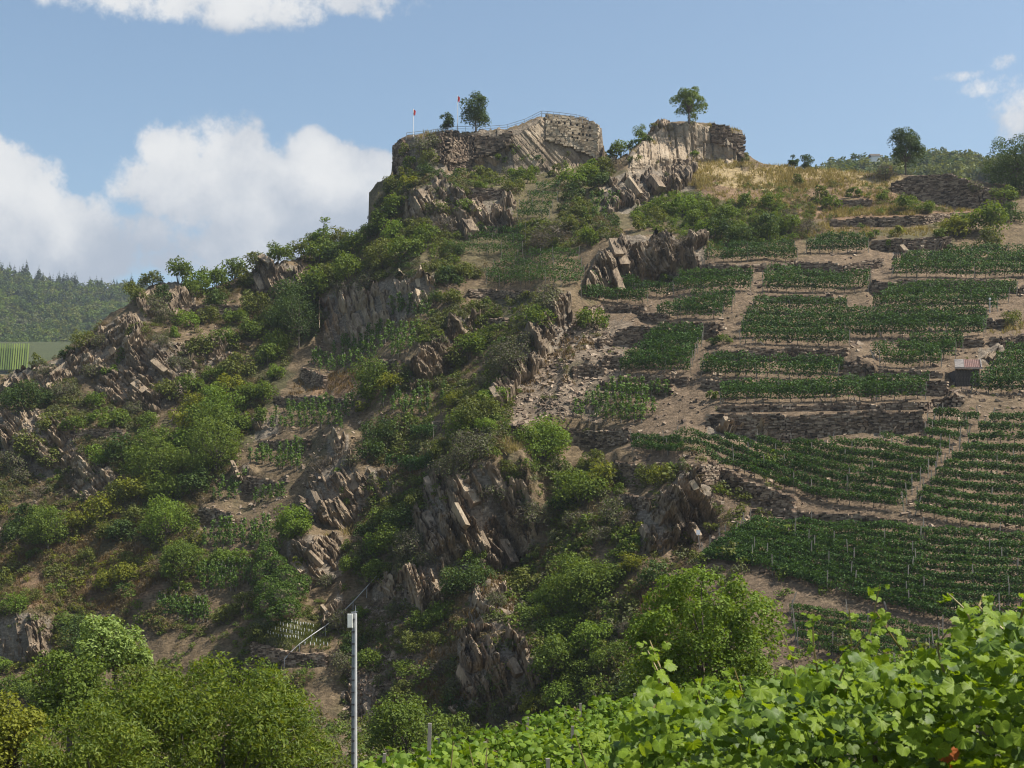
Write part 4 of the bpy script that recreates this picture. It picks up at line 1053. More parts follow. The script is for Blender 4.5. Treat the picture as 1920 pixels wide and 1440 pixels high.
 (50, 750, 34, 'dark'), (20, 745, 22, 'dark'), (85, 745, 20, 'dark'), (100, 790, 26, 'olive'), (140, 800, 22, 'mid'), (175, 755, 20, 'bright'), (180, 780, 16, 'bright'), (210, 790, 24, 'mid'), (60, 850, 30, 'olive'), (20, 880, 26, 'grey'), (100, 860, 24, 'olive'), (40, 900, 20, 'grey'), (160, 640, 22, 'olive'), (130, 660, 16, 'dark'), (190, 640, 20, 'grey'), (290, 580, 26, 'grey'), (330, 620, 14, 'bright'), (350, 600, 22, 'bright'), (310, 600, 18, 'grey'), (260, 560, 18, 'olive'), (340, 680, 22, 'grey'), (210, 700, 16, 'bright'), (250, 760, 18, 'grey'), (310, 730, 28, 'olive'), (350, 725, 26, 'mid'), (300, 650, 20, 'grey'), (380, 650, 26, 'olive'), (420, 640, 24, 'mid'), (390, 600, 22, 'olive'), (440, 600, 20, 'mid'), (480, 570, 24, 'olive'), (400, 740, 24, 'bright'), (260, 620, 18, 'olive'), (90, 700, 18, 'grey'), (70, 660, 14, 'olive'), (180, 700, 22, 'grey'), (280, 790, 22, 'mid'), (120, 740, 20, 'grey'), (150, 890, 22, 'brown'), (70, 920, 18, 'brown'), (310, 560, 18, 'dark'),
]

PLOTS = [(1070, 1260, 722, 795), (965, 1055, 345, 418), (860, 988, 432, 482), (908, 1098, 476, 540), (730, 808, 570, 598), (625, 790, 612, 676), (586, 692, 655, 702), (508, 664, 758, 810), (466, 568, 846, 892), (398, 532, 905, 950), (380, 508, 990, 1034), (370, 472, 1064, 1108), (296, 392, 1136, 1166), (706, 832, 734, 782), (1104, 1164, 372, 402), (716, 816, 866, 896), (496, 616, 1160, 1222)]
for (u, v, r, k) in SHRUBS:
    if r > 11 and any(a0 - 4 < u < a1 + 4 and b0 - 8 < v + r * .25 < b1 + r * .8 for a0, a1, b0, b1 in PLOTS): continue
    shrub(u + random.uniform(-3, 3), v + random.uniform(-3, 3), r * random.uniform(.92, 1.08), k)

# smaller scattered scrub: counted as low cover where it is past counting
FILL = [([(-60, 720), (200, 610), (520, 500), (700, 420), (760, 420), (700, 560), (560, 640), (420, 900), (200, 950), (-60, 950)], 9300, ['olive', 'grey', 'brown', 'grey', 'olive', 'brown', 'brown', 'mid'], (.3, .95)),
        ([(-60, 950), (400, 900), (380, 1150), (120, 1300), (-60, 1300)], 4495, ['olive', 'yellow', 'brown', 'brown', 'brown', 'mid'], (.3, 1.0)),
        ([(740, 330), (1150, 305), (1160, 450), (860, 530), (700, 520), (690, 420)], 4960, ['olive', 'mid', 'olive', 'grey', 'brown', 'dark'], (.35, 1.05)),
        ([(780, 590), (1060, 540), (980, 700), (940, 860), (800, 1000), (680, 1000), (700, 800)], 5270, ['olive', 'grey', 'mid', 'brown', 'olive', 'mid'], (.35, 1.05)),
        ([(400, 1000), (560, 1000), (640, 1170), (560, 1330), (300, 1330), (280, 1130)], 1705, ['olive', 'mid', 'brown', 'bright'], (.3, .8)),
        ([(640, 1020), (880, 1070), (900, 1380), (640, 1400)], 2170, ['olive', 'brown', 'mid', 'grey'], (.25, .8)),
        ([(960, 870), (1180, 880), (1200, 1330), (900, 1350), (900, 1060)], 3565, ['olive', 'brown', 'mid', 'grey', 'mid'], (.35, 1.05)),
        ([(1180, 880), (1340, 900), (1400, 960), (1310, 1060), (1180, 1080)], 360, ['olive', 'brown', 'grey'], (.25, .6)),
        ([(1180, 360), (1500, 385), (1490, 455), (1320, 470), (1190, 420)], 660, ['mid', 'bright', 'olive'], (.35, .8)),
        ([(1300, 345), (1700, 345), (1800, 390), (1830, 445), (1500, 450), (1480, 380)], 1007, ['olive', 'mid', 'brown', 'olive'], (.25, .65)),
        ([(1060, 580), (1180, 640), (1100, 760), (960, 790)], 90, ['brown', 'olive'], (.2, .45)),
        ([(1300, 470), (1920, 440), (1920, 800), (1320, 820)], 144, ['olive', 'mid'], (.2, .4))]
cover = {}
def rand_in(poly, n, rng):
    pu, pv = [p[0] for p in poly], [p[1] for p in poly]
    out = np.zeros((0, 2))
    while len(out) < n:
        q = np.stack([rng.uniform(min(pu), max(pu), n * 2), rng.uniform(min(pv), max(pv), n * 2)], 1)
        out = np.vstack([out, q[inpoly(poly, q[:, 0], q[:, 1])]])
    return out[:n]
rngf = np.random.default_rng(77)
for poly, n, kinds, (a, b) in FILL:
    q = rand_in(poly, n, rngf)
    q = q[(q[:, 1] > crest_at(q[:, 0]) + 3)]
    onrock = _bil(rockmask, q[:, 0], q[:, 1]) > .5; onwall = _bil(wallmask, q[:, 0], q[:, 1]) > .5
    keep = ~onwall & (~onrock | (rngf.random(len(q)) < .08))
    cl = fbm(q[:, 0] / 60, q[:, 1] / 45, None, 2, 61)
    keep &= rngf.random(len(q)) < np.clip(.6 + cl * 1.0, .08, 1)
    for (a0, a1, b0, b1) in PLOTS: keep &= ~((q[:, 0] > a0) & (q[:, 0] < a1) & (q[:, 1] > b0) & (q[:, 1] < b1 + 6))
    q = q[keep]
    # patches of one kind grow together
    sel = np.clip(((fbm(q[:, 0] / 38, q[:, 1] / 30, None, 2, 91) + rngf.normal(0, .35, len(q))) * .5 + .5) * len(kinds), 0, len(kinds) - 1).astype(int)
    for k, kd in enumerate(kinds):
        qq = q[sel == k]
        if len(qq): cover.setdefault(kd, []).append(np.column_stack([qq, rngf.uniform(a, b, len(qq))]))
COVER_NAME = {'dark': 'dark_scrub', 'mid': 'green_scrub', 'bright': 'broom_scrub', 'yellow': 'yellow_scrub', 'grey': 'grey_scrub', 'olive': 'olive_scrub', 'brown': 'dry_scrub'}
def scatter(name, P_, rot, scl, idx, templates, label, cat, kind='stuff'):
    """one object of stuff: templates instanced on points by geometry nodes"""
    col = bpy.data.collections.new(name + '_kinds')
    for k, me in enumerate(templates):
        col.objects.link(bpy.data.objects.new(f'{name}_{k:02d}', me))
    pm_ = bpy.data.meshes.new(name); pm_.vertices.add(len(P_)); pm_.vertices.foreach_set('co', np.asarray(P_, np.float32).ravel())
    for nm, ty, arr, key in (('turn', 'FLOAT', rot, 'value'), ('size', 'FLOAT_VECTOR', scl, 'vector'), ('pick', 'INT', idx, 'value')):
        at = pm_.attributes.new(nm, ty, 'POINT'); at.data.foreach_set(key, np.ascontiguousarray(arr, np.int32 if ty == 'INT' else np.float32).ravel())
    ng = bpy.data.node_groups.new(name, 'GeometryNodeTree')
    ng.interface.new_socket('Geometry', in_out='INPUT', socket_type='NodeSocketGeometry'); ng.interface.new_socket('Geometry', in_out='OUTPUT', socket_type='NodeSocketGeometry')
    N_, L_ = ng.nodes, ng.links
    i_, o_ = N_.new('NodeGroupInput'), N_.new('NodeGroupOutput')
    ci = N_.new('GeometryNodeCollectionInfo'); ci.inputs['Collection'].default_value = col; ci.inputs['Separate Children'].default_value = True; ci.inputs['Reset Children'].default_value = True
    ip_ = N_.new('GeometryNodeInstanceOnPoints'); ip_.inputs['Pick Instance'].default_value = True
    def na(nm, ty):
        q = N_.new('GeometryNodeInputNamedAttribute'); q.data_type = ty; q.inputs['Name'].default_value = nm; return q.outputs['Attribute']
    cx = N_.new('ShaderNodeCombineXYZ'); L_.new(na('turn', 'FLOAT'), cx.inputs[2])
    L_.new(i_.outputs[0], ip_.inputs['Points']); L_.new(ci.outputs[0], ip_.inputs['Instance']); L_.new(na('pick', 'INT'), ip_.inputs['Instance Index'])
    L_.new(cx.outputs[0], ip_.inputs['Rotation']); L_.new(na('size', 'FLOAT_VECTOR'), ip_.inputs['Scale']); L_.new(ip_.outputs[0], o_.inputs[0])
    o = link(name, pm_); md = o.modifiers.new('scatter', 'NODES'); md.node_group = ng
    return tag(o, label, cat, kind=kind)
def scrub_tpl(kd, seed):
    rng = np.random.default_rng(seed); mb = MB(); K = 7; n = 110
    cen, rad = crown_clumps(rng, K, 1.0, .75, .4, .32, .6, -.3); cen[:, 0] *= rng.uniform(1.0, 1.5)
    if kd == 'brown': clump_leaves(mb, cen, rad, n, .42, rng, 0, .3, TWIGV * np.array([1, 1.5, 1]))
    else:
        clump_leaves(mb, cen, rad, n, .28, rng, 0, .45)
        clump_leaves(mb, cen, rad, 14, .6, rng, 1, .2, TWIGV)
    return mb.mesh('scrub', [M[kd], M['bark']])
# scrub on the near side of the valley, placed straight on the ground
xs_n, ys_n = rngf.uniform(-48, 25, 1500), rngf.uniform(58, 134, 1500)
kn = rngf.choice(['olive', 'mid', 'grey', 'brown', 'mid'], 1500)
extra = {kd: np.stack([xs_n[kn == kd], ys_n[kn == kd], rngf.uniform(.35, 1.15, (kn == kd).sum())], 1) for kd in set(kn.tolist())}
for kd, arr in cover.items():
    arr = np.vstack(arr); N = len(arr)
    Y = Yat(arr[:, 0], arr[:, 1]); X = (arr[:, 0] - U0) / F * Y; Zg = hz(X, Y)
    r_ = arr[:, 2] * .92
    if kd in extra:
        e_ = extra[kd]; X, Y, r_ = np.concatenate([X, e_[:, 0]]), np.concatenate([Y, e_[:, 1]]), np.concatenate([r_, e_[:, 2]]); Zg = hz(X, Y); N = len(X)
    scatter(COVER_NAME[kd], np.stack([X, Y, Zg - .05], 1), rngf.uniform(0, 6.28, N), np.stack([r_, r_ * rngf.uniform(.8, 1.2, N), r_ * rngf.uniform(.7, 1.2, N)], 1), rngf.integers(0, 5, N),
            [scrub_tpl(kd, 40 + k) for k in range(5)], f'low {COLOUR_WORD[kd]} scrub scattered over the slope', 'scrub')

# grass: dry straw on the brow, rusty bracken, thin tufts elsewhere
def grass(name, polys, mat, hgt, label, rng, blades=7):
    q = np.vstack([rand_in(p, n, rng) for p, n in polys])
    q = q[(q[:, 1] > crest_at(q[:, 0]) - 1) & (_bil(wallmask, q[:, 0], q[:, 1]) < .5)]
    q = q[rng.random(len(q)) < np.clip(.6 + fbm(q[:, 0] / 25, q[:, 1] / 14, None, 2, 13), .1, 1)]
    Y = Yat(q[:, 0], q[:, 1]); X = (q[:, 0] - U0) / F * Y; Zg = hz(X, Y)
    idx = np.repeat(np.arange(len(q)), blades); n = len(idx)
    h = hgt * rng.uniform(.5, 1.25, n)
    lean = rng.normal(size=(n, 3)) * .38; lean[:, 2] = 1; lean /= np.linalg.norm(lean, axis=1)[:, None]
    side = np.cross(lean, rng.normal(size=(n, 3))); side /= np.linalg.norm(side, axis=1)[:, None]
    b = np.stack([X, Y, Zg - .05], 1)[idx] + rng.normal(size=(n, 3)) * np.array([.16, .16, .02])
    v = np.stack([b - side * .05, b + side * .05, b + lean * h[:, None]], 1).reshape(-1, 3)
    mb = MB(); mb.add(v, np.arange(n * 3).reshape(-1, 3))
    tag(link(name, mb.mesh(name, [M[mat]])), label, 'grass', kind='stuff')
rg = np.random.default_rng(5)
grass('dry_grass', [([(1270, 300), (1680, 314), (1690, 350), (1500, 354), (1290, 347)], 3600), ([(1300, 345), (1680, 348), (1740, 400), (1550, 415), (1320, 380)], 1500),
                    ([(1520, 388), (1830, 388), (1830, 404), (1520, 412)], 900), ([(1190, 232), (1340, 232), (1300, 262), (1160, 310)], 380), ([(1330, 232), (1395, 244), (1395, 252), (1330, 242)], 160), ([(780, 246), (900, 242), (860, 252), (790, 262)], 220),
                    ([(1500, 420), (1780, 420), (1780, 446), (1500, 446)], 700), ([(1850, 610), (1920, 605), (1920, 632), (1860, 632)], 200), ([(900, 830), (1000, 830), (960, 860), (880, 850)], 250), ([(640, 985), (720, 985), (700, 1000), (600, 1010)], 200)], 'straw', .62, 'dry straw coloured grass on the brow and ledges', rg)
grass('dry_bracken', [([(0, 1040), (250, 980), (320, 1090), (220, 1150), (0, 1140)], 2600), ([(560, 700), (680, 700), (670, 745), (540, 742)], 650), ([(900, 1060), (1060, 1000), (1080, 1040), (950, 1150), (870, 1160)], 900), ([(1200, 1100), (1300, 1110), (1260, 1250), (1150, 1230)], 600),
                      ([(1000, 650), (1130, 620), (1080, 720), (960, 740)], 420), ([(180, 900), (280, 900), (260, 990), (140, 1010)], 400), ([(800, 1170), (900, 1150), (880, 1330), (780, 1330)], 700), ([(330, 560), (560, 550), (480, 610), (340, 620)], 350), ([(700, 880), (800, 860), (790, 980), (720, 980)], 350)], 'rust', .55, 'rusty brown dead bracken and grass on the slope', rg)
grass('green_grass', [([(500, 1160), (610, 1170), (620, 1225), (490, 1205)], 700), ([(880, 552), (1040, 552), (1040, 610), (900, 640), (850, 600)], 900), ([(700, 340), (1120, 320), (1080, 420), (720, 480)], 900), ([(700, 720), (830, 720), (840, 790), (700, 790)], 700), ([(1180, 360), (1500, 385), (1490, 455), (1190, 420)], 900)], 'olive', .4, 'short green grass and herbs on the terraces', rg)

# rubble: loose slates on scree and vineyard soil
rq = np.vstack([rand_in(p, n, rg) for p, n in [([(1060, 590), (1180, 620), (1120, 800), (940, 800), (950, 720)], 900), ([(1180, 480), (1920, 460), (1920, 1180), (1320, 1050), (1180, 860)], 1800), ([(690, 1120), (800, 1130), (760, 1320), (660, 1420), (640, 1300)], 800),
               ([(-20, 720), (400, 560), (420, 760), (150, 960), (-20, 1000)], 700), ([(580, 620), (1000, 500), (950, 900), (600, 950)], 400), ([(400, 760), (660, 740), (560, 1040), (360, 1040)], 300)]])
rq = rq[_bil(wallmask, rq[:, 0], rq[:, 1]) < .5]
rq = rq[rq[:, 1] > crest_at(rq[:, 0]) + 3]
Y = Yat(rq[:, 0], rq[:, 1]); X = (rq[:, 0] - U0) / F * Y; Zg = hz(X, Y)
mb = MB(); N = len(rq)
sz = np.stack([rg.uniform(.15, .5, N), rg.uniform(.12, .35, N), rg.uniform(.05, .16, N)], 1) * rg.choice([1, 1, 1, 1.8], N)[:, None]
fr = frames(rg.normal(size=(N, 3)) * .35 + [0, -.4, .8], rg)
bake(mb, BOXV * (1 + rg.uniform(-.2, .2, BOXV.shape)), BOXF, fr, np.stack([X, Y, Zg + .04], 1), sz)
tag(link('rubble', mb.mesh('rubble', [M['drystone']])), 'loose slate rubble on the scree and terraces', 'rubble', kind='stuff')

# ------------------------------------------------------------------ trees
def tree(name, u, vbase, Y, top_v, ru, kind, label, nleaf, lsize, K=28, seed=0, trunk=.16, clo=.24, chi=.42, group=None, sink=.2, lean=0.0, cz=None, rzf=None, multi=1, x0=None, droop=0.0, tv=None):
    """a tree standing at column u with its crown top at top_v and crown half-width ru (photo pixels at distance Y)"""
    rng = np.random.default_rng(seed)
    x = (u - U0) / F * Y
    zg = float(hz(x, Y)) - sink if vbase is None else (V0 - vbase) / F * Y
    ztop_ = (V0 - top_v) / F * Y
    H = ztop_ - zg; R = ru * Y / F * 1.12
    rz = R * (rzf or 1.0); czz = H - rz * 1.0 if cz is None else H * cz
    root = empty(name, (x, Y, zg)); tag(root, label, 'tree', group)
    cen, rad = crown_clumps(rng, K, R * .95, rz * .95, czz, clo, chi, -.85)
    cen[:, 0] += lean * R
    tb = MB()
    for k in range(multi):
        ox = (k - (multi - 1) / 2) * R * .25
        hh = max(czz - rz * .3, H * .3)
        p = np.array([[ox * .3, 0, -.3], [ox * .5, .02 * R, hh * .5], [ox, 0, hh], [ox + lean * R * .5, 0, czz + rz * .25]])
        tube(tb, p, [trunk, trunk * .8, trunk * .62, trunk * .25], 7)
    for c in cen[:: max(1, K // 22)]:
        st = np.array([rng.normal() * .05 * R, 0, max(czz - rz * .5, H * .28)])
        mid = (st + c) / 2 + rng.normal(size=3) * R * .06
        tube(tb, np.array([st, mid, c]), [trunk * .4, trunk * .25, trunk * .08], 4)
    link('trunk', tb.mesh('trunk', [M['bark']]), root)
    mb = MB(); clump_leaves(mb, cen, rad, nleaf, lsize, rng, 0, .45, LEAFV if tv is None else tv, LEAFF, 1.0, droop)
    link('crown', mb.mesh('crown', [M[kind]]), root)
    return root
# on the skyline
tree('broadleaf_tree', 892, 244, 224, 176, 31, 'dark', 'round tree beside the taller flagpole on the castle', 4600, .26, 30, 1, .13, group='trees on the skyline')
tree('small_tree', 835, 247, 224, 211, 15, 'dark', 'small pointed tree left of the round tree on the castle', 1700, .22, 16, 2, .08, rzf=1.15, clo=.32, chi=.5, group='trees on the skyline')
tree('broadleaf_tree', 1292, 228, 220, 160, 38, 'mid', 'lone leafy tree on top of the second castle rock', 4600, .26, 28, 3, .15, rzf=.85, clo=.16, chi=.3, group='trees on the skyline')
tree('broadleaf_tree', 1698, 330, 207, 238, 34, 'dark', 'upright dark tree on the brow above the tall ruined wall', 6000, .25, 34, 4, .16, rzf=1.12, group='trees on the skyline')
tree('small_tree', 1488, 319, 214, 291, 11, 'dark', 'left of the pair of little trees on the brow', 1200, .2, 12, 5, .06, clo=.32, chi=.5, group='trees on the skyline')
tree('small_tree', 1510, 320, 215, 290, 14, 'dark', 'right of the pair of little trees on the brow', 1400, .2, 14, 6, .06, clo=.32, chi=.5, group='trees on the skyline')
tree('broadleaf_tree', 1905, 352, 200, 243, 66, 'dark', 'large spreading tree at the right edge of the skyline', 11000, .24, 60, 7, .2, rzf=.85, clo=.14, chi=.26, group='trees on the skyline')
tree('small_tree', 1200, 268, 222, 231, 13, 'mid', 'thin little tree left of the second castle rock', 420, .2, 9, 8, .05, rzf=1.2, clo=.32, chi=.5, group='trees on the skyline')
tree('small_tree', 606, 462, 226, 404, 19, 'bright', 'sparse upright tree on the ridge left of the castle', 700, .24, 14, 9, .08, rzf=1.3, clo=.2, chi=.34, group='trees on the skyline')
# hillside trees
def hill_tree(u, vb, top, ru, kind, label, n, seed, **kw):
    P0 = gpt(u, vb); return tree('hillside_tree', u, vb, P0.y, top, ru, kind, label, n, kw.pop('ls', .24), kw.pop('K', 30), seed, .14, group='trees on the hillside', **kw)
hill_tree(560, 650, 535, 46, 'dark', 'dark tree right of the left ridge, above the vine terraces', 3200, 21, rzf=1.1)
hill_tree(335, 1120, 1008, 40, 'mid', 'dense green tree left of the arbour in the vine steps', 3000, 22)
hill_tree(552, 1012, 948, 32, 'bright', 'light green little tree in front of the overhanging rock', 1900, 23)
hill_tree(405, 900, 770, 56, 'mid', 'broad tree in the middle of the green gully', 4200, 24)
hill_tree(300, 920, 815, 44, 'mid', 'tree left of the broad tree in the green gully', 3000, 25)
hill_tree(90, 1045, 940, 40, 'mid', 'left-most green tree standing on the rusty slope', 2800, 26)
hill_tree(310, 1030, 925, 44, 'bright', 'fresh green tree at the lower end of the gully', 3000, 27)
hill_tree(1085, 1170, 1040, 62, 'mid', 'wide green tree on the slope right of the striped rock', 4600, 28, rzf=.9)
hill_tree(1110, 1260, 1160, 40, 'bright', 'ball of green leaves below the wide green tree', 2800, 29)
hill_tree(1035, 1300, 1180, 46, 'mid', 'green tree right beside the big striped rock', 3200, 30)
hill_tree(160, 1240, 1145, 46, 'dark', 'dark tree behind the pale flowering tree', 2800, 31)
hill_tree(1015, 870, 790, 52, 'bright', 'round bright bush tree in front of the scree wall', 3600, 32, rzf=.75)

# valley and near trees
tree('valley_tree', 215, None, 62, 1146, 66, 'pale', 'pale green flowering tree above the river', 7000, .16, 40, 41, .16, rzf=.95)
tree('valley_tree', 130, None, 58, 1215, 78, 'mid', 'mid green tree left below the pale flowering tree', 8000, .15, 40, 42, .16)
tree('valley_tree', 290, None, 56, 1235, 80, 'olive', 'olive green tree between the pale tree and the big cherry tree', 8000, .15, 40, 43, .16)
CHV = np.array([[-.5, 0, 0], [-.05, -.2, .06], [.5, 0, -.06], [-.05, .2, .06]])
tree('cherry_tree', 380, None, 36, 1185, 270, 'cherry', 'big cherry tree with drooping yellow-green leaves at the lower left', 46000, .14, 260, 44, .2, clo=.09, chi=.19, rzf=.9, multi=2, droop=.3, tv=CHV)
tree('cherry_tree', 170, None, 33, 1300, 150, 'cherry', 'lower cherry tree at the left of the big one', 16000, .12, 90, 45, .16, clo=.14, chi=.26, multi=1, droop=.3, tv=CHV)
tree('valley_bush', 20, None, 44, 1300, 85, 'yellow', 'yellowing bush at the bottom left corner', 6000, .13, 40, 46, .1)
tree('walnut_tree', 1325, None, 52, 1032, 160, 'bright', 'open leafy tree in front of the lower vineyard', 26000, .135, 190, 47, .12, clo=.09, chi=.17, rzf=.98, multi=3)
tree('valley_bush', 762, None, 82, 1302, 75, 'mid', 'round dense bush right of the grey pole', 6500, .17, 46, 48, .12, rzf=.8)
tree('valley_bush', 850, None, 84, 1330, 46, 'mid', 'smaller bush next to the round dense bush by the pole', 3000, .17, 30, 49, .1)
tree('valley_bush', 1230, None, 60, 1200, 80, 'mid', 'shady bush under the open leafy tree', 5000, .16, 40, 50, .1)
# ------------------------------------------------------------------ vines
M['post'] = plain_mat('vine_post', (.25, .22, .18), .85)
post_mb = MB(); box(post_mb, (0, 0, .8), (.07, .07, 1.95)); POST_ME = post_mb.mesh('post', [M['post']])
ORD = ['top', 'second', 'third', 'fourth', 'fifth', 'sixth', 'seventh', 'eighth', 'ninth', 'tenth', 'eleventh', 'twelfth', 'thirteenth', 'fourteenth', 'fifteenth', 'sixteenth']
def ordinal(k):
    w = ['first', 'second', 'third', 'fourth', 'fifth', 'sixth', 'seventh', 'eighth', 'ninth', 'tenth', 'eleventh', 'twelfth', 'thirteenth', 'fourteenth', 'fifteenth', 'sixteenth', 'seventeenth', 'eighteenth', 'nineteenth', 'twentieth']
    return w[k] if k < len(w) else f'{k + 1}th'
vrow = [0]
def vine_row(pts, label, group, h=1.95, dens=190, wid=.23, ls=.215, mat='vine', posts=4.6, low=.38, stems=True):
    vrow[0] += 1
    rng = np.random.default_rng(3000 + vrow[0])
    pu = np.array([p[0] for p in pts], float); pv = np.array([p[1] for p in pts], float)
    n = max(6, int(abs(pu[-1] - pu[0]) / 6)); uu = np.linspace(pu[0], pu[-1], n); vv = np.interp(uu, pu, pv)
    Y = Yat(uu, vv); Y = soft(Y, 9) if n > 12 else Y
    X = (uu - U0) / F * Y; Zg = hz(X, Y)
    Zg = soft(Zg, 5) if n > 8 else Zg
    s = np.concatenate([[0], np.cumsum(np.hypot(np.diff(X), np.diff(Y)))]); Ltot = s[-1]
    base = Vector((X.mean(), Y.mean(), Zg.min()))
    root = empty('vine_row', base); tag(root, label, 'vine row', group)
    N = int(Ltot * dens)
    c = rng.uniform(0, Ltot, N)
    gap = vnoise(c / 2.3 + vrow[0] * 9.1, c * 0, None, 3)                    # thin spots
    c = c[(gap > -.72) | (rng.random(N) < .35)]; N = len(c)
    top = h * (1 + .13 * vnoise(c / .9 + vrow[0] * 3.3, c * 0, None, 7) + .06 * rng.normal(size=N))
    hh = low + (top - low) * rng.beta(1.5, 1.05, N)
    ty, tx = np.interp(c + .4, s, Y) - np.interp(c - .4, s, Y), np.interp(c + .4, s, X) - np.interp(c - .4, s, X)
    L = np.hypot(tx, ty) + 1e-6; nx, ny = -ty / L, tx / L
    side = rng.normal(0, wid, N) * (1 + .35 * vnoise(c / 1.1, c * 0 + 5, None, vrow[0]))
    P_ = np.stack([np.interp(c, s, X) + nx * side, np.interp(c, s, Y) + ny * side, np.interp(c, s, Zg) + hh], 1)
    nv = np.stack([nx * np.sign(side) * .7, ny * np.sign(side) * .7, np.full(N, .55)], 1) + rng.normal(size=(N, 3)) * .55
    mb = MB(); bake(mb, LEAFV, LEAFF, frames(nv, rng), P_ - np.array(base), ls * rng.uniform(.7, 1.35, N))
    link('foliage', mb.mesh('foliage', [M[mat]]), root)
    if stems:
        k = int(Ltot / 1.15); cs = (np.arange(k) + .5) * 1.15
        sb = MB()
        for c_ in cs:
            x, y, z = np.interp(c_, s, X), np.interp(c_, s, Y), np.interp(c_, s, Zg)
            bar(sb, Vector((x, y, z - .1)) - base, Vector((x + rng.normal(0, .06), y, z + .75)) - base, .07, 0, .045)
        if k:
            o = link('stems', sb.mesh('stems', [M['bark']]), root); o['kind'] = 'stuff'
    if posts:
        k = max(2, int(Ltot / posts)); 
        for j in range(k + 1):
            c_ = min(max(Ltot * j / k + (rng.uniform(-.45, .45) * posts if 0 < j < k else 0), 0), Ltot)
            o = link('post', POST_ME, root)
            o.location = Vector((np.interp(c_, s, X), np.interp(c_, s, Y), np.interp(c_, s, Zg))) - base
            o.rotation_euler = (rng.normal(0, .04), rng.normal(0, .05) + (.28 if j == 0 and rng.random() < .4 else 0), 0)
    return root

BLOCKS = {   # name of the place: rows from top to bottom, as ground lines
 'the short terrace below the dark bushes, upper right': [[(1330, 480), (1490, 477)], [(1320, 491), (1495, 489)]],
 'the little terrace under the yellow scrub, upper right': [[(1530, 464), (1622, 462)], [(1512, 476), (1628, 474)]],
 'the top right terrace running to the edge': [[(1775, 489), (2060, 485)], [(1690, 500), (2060, 497)], [(1675, 511), (2060, 510)], [(1672, 521), (2060, 522)]],
 'the terrace left of the deep shaded wall': [[(1435, 527), (1500, 524)], [(1432, 538), (1570, 537), (1632, 536)], [(1430, 549), (1525, 549), (1628, 545)]],
 'the terrace under the long straight wall': [[(1665, 562), (1906, 556)], [(1650, 573), (1890, 569)], [(1636, 584), (1870, 583)]],
 'the terrace right of the jagged rocks': [[(1272, 534), (1412, 532)], [(1264, 548), (1408, 550)]],
 'the upper left terrace beside the jagged rocks': [[(1150, 541), (1190, 544)], [(1108, 553), (1262, 556)], [(1090, 565), (1215, 572)]],
 'the little terrace above the stepped wall': [[(1296, 574), (1378, 570)], [(1262, 586), (1372, 584)], [(1232, 598), (1355, 599)]],
 'the thin row terrace with a white post': [[(1412, 588), (1588, 588)]],
 'the widest terrace in the middle right': [[(1400, 606), (1850, 608)], [(1394, 619), (1848, 622)], [(1390, 632), (1690, 636), (1845, 632)], [(1388, 645), (1500, 648), (1592, 652)]],
 'the terrace left of the hut': [[(1706, 661), (1806, 657)], [(1636, 674), (1792, 675)], [(1650, 688), (1765, 690)]],
 'the square block right of the scree': [[(1222, 642), (1318, 640)], [(1208, 654), (1315, 652)], [(1196, 666), (1308, 664)], [(1184, 677), (1302, 676)], [(1172, 688), (1298, 688)], [(1162, 699), (1294, 701)]],
 'the terrace under the widest one': [[(1318, 695), (1440, 697), (1582, 702)], [(1314, 706), (1430, 709), (1570, 716)]],
 'the long thin terrace above the longest wall': [[(1352, 744), (1500, 744), (1742, 738)], [(1350, 753), (1500, 755), (1735, 750)]],
 'the plot around the hut': [[(1885, 676), (2060, 674)], [(1868, 692), (2060, 690)], [(1856, 707), (2060, 706)], [(1842, 722), (2060, 722)], [(1820, 737), (2060, 738)]],
}
for name, rows in BLOCKS.items():
    for k, r in enumerate(rows):
        pos = ['the only vine row', ] if len(rows) == 1 else None
        lab = f'single vine row on {name}' if pos else f'{ORD[k] if k < len(rows) - 1 else "lowest"} vine row on {name}'
        vine_row(r, lab, 'trellised vine rows on ' + name)
# big curved block: rows follow its lower edge until they meet the wall above
LB = [(1185, 852), (1270, 856), (1330, 864), (1400, 890), (1470, 918), (1560, 944), (1640, 955), (1700, 966), (1800, 984), (2060, 1000)]
LT = [(1180, 832), (1300, 824), (1400, 832), (1500, 838), (1600, 834), (1730, 824), (1745, 788), (2060, 772)]
GAPL = [(760, 1870), (800, 1840), (860, 1780), (940, 1715), (1000, 1690)]
k = 0
for k in range(12):
    uu = np.arange(1185, 2061, 5.0)
    flat = 1 - .035 * k
    vv = 1000 - (1000 - ip(LB, uu)) * np.clip(flat, .4, 1) - k * 19.6
    ok = vv > ip(LT, uu)
    if ok.sum() < 12: continue
    i0 = np.argmax(ok); uu, vv, ok = uu[i0:], vv[i0:], ok[i0:]
    if (~ok).any(): j = np.argmin(ok); uu, vv = uu[:j], vv[:j]
    gapu = np.interp(vv, [g[0] for g in GAPL], [g[1] for g in GAPL])
    l_, r_ = uu < gapu - 7, uu > gapu + 7
    if l_.sum() > 8: vine_row(list(zip(uu[l_], vv[l_])), f'{ordinal(k)} vine row from below in the big curved block', 'vine rows of the big curved block', h=1.2, posts=6.0, wid=.17, low=.45, dens=215, ls=.18)
    if r_.sum() > 8: vine_row(list(zip(uu[r_], vv[r_])), f'{ordinal(k)} row from below right of the diagonal gap in the curved block', 'vine rows right of the diagonal gap', h=1.2, posts=6.0, wid=.17, low=.45, dens=215, ls=.18)
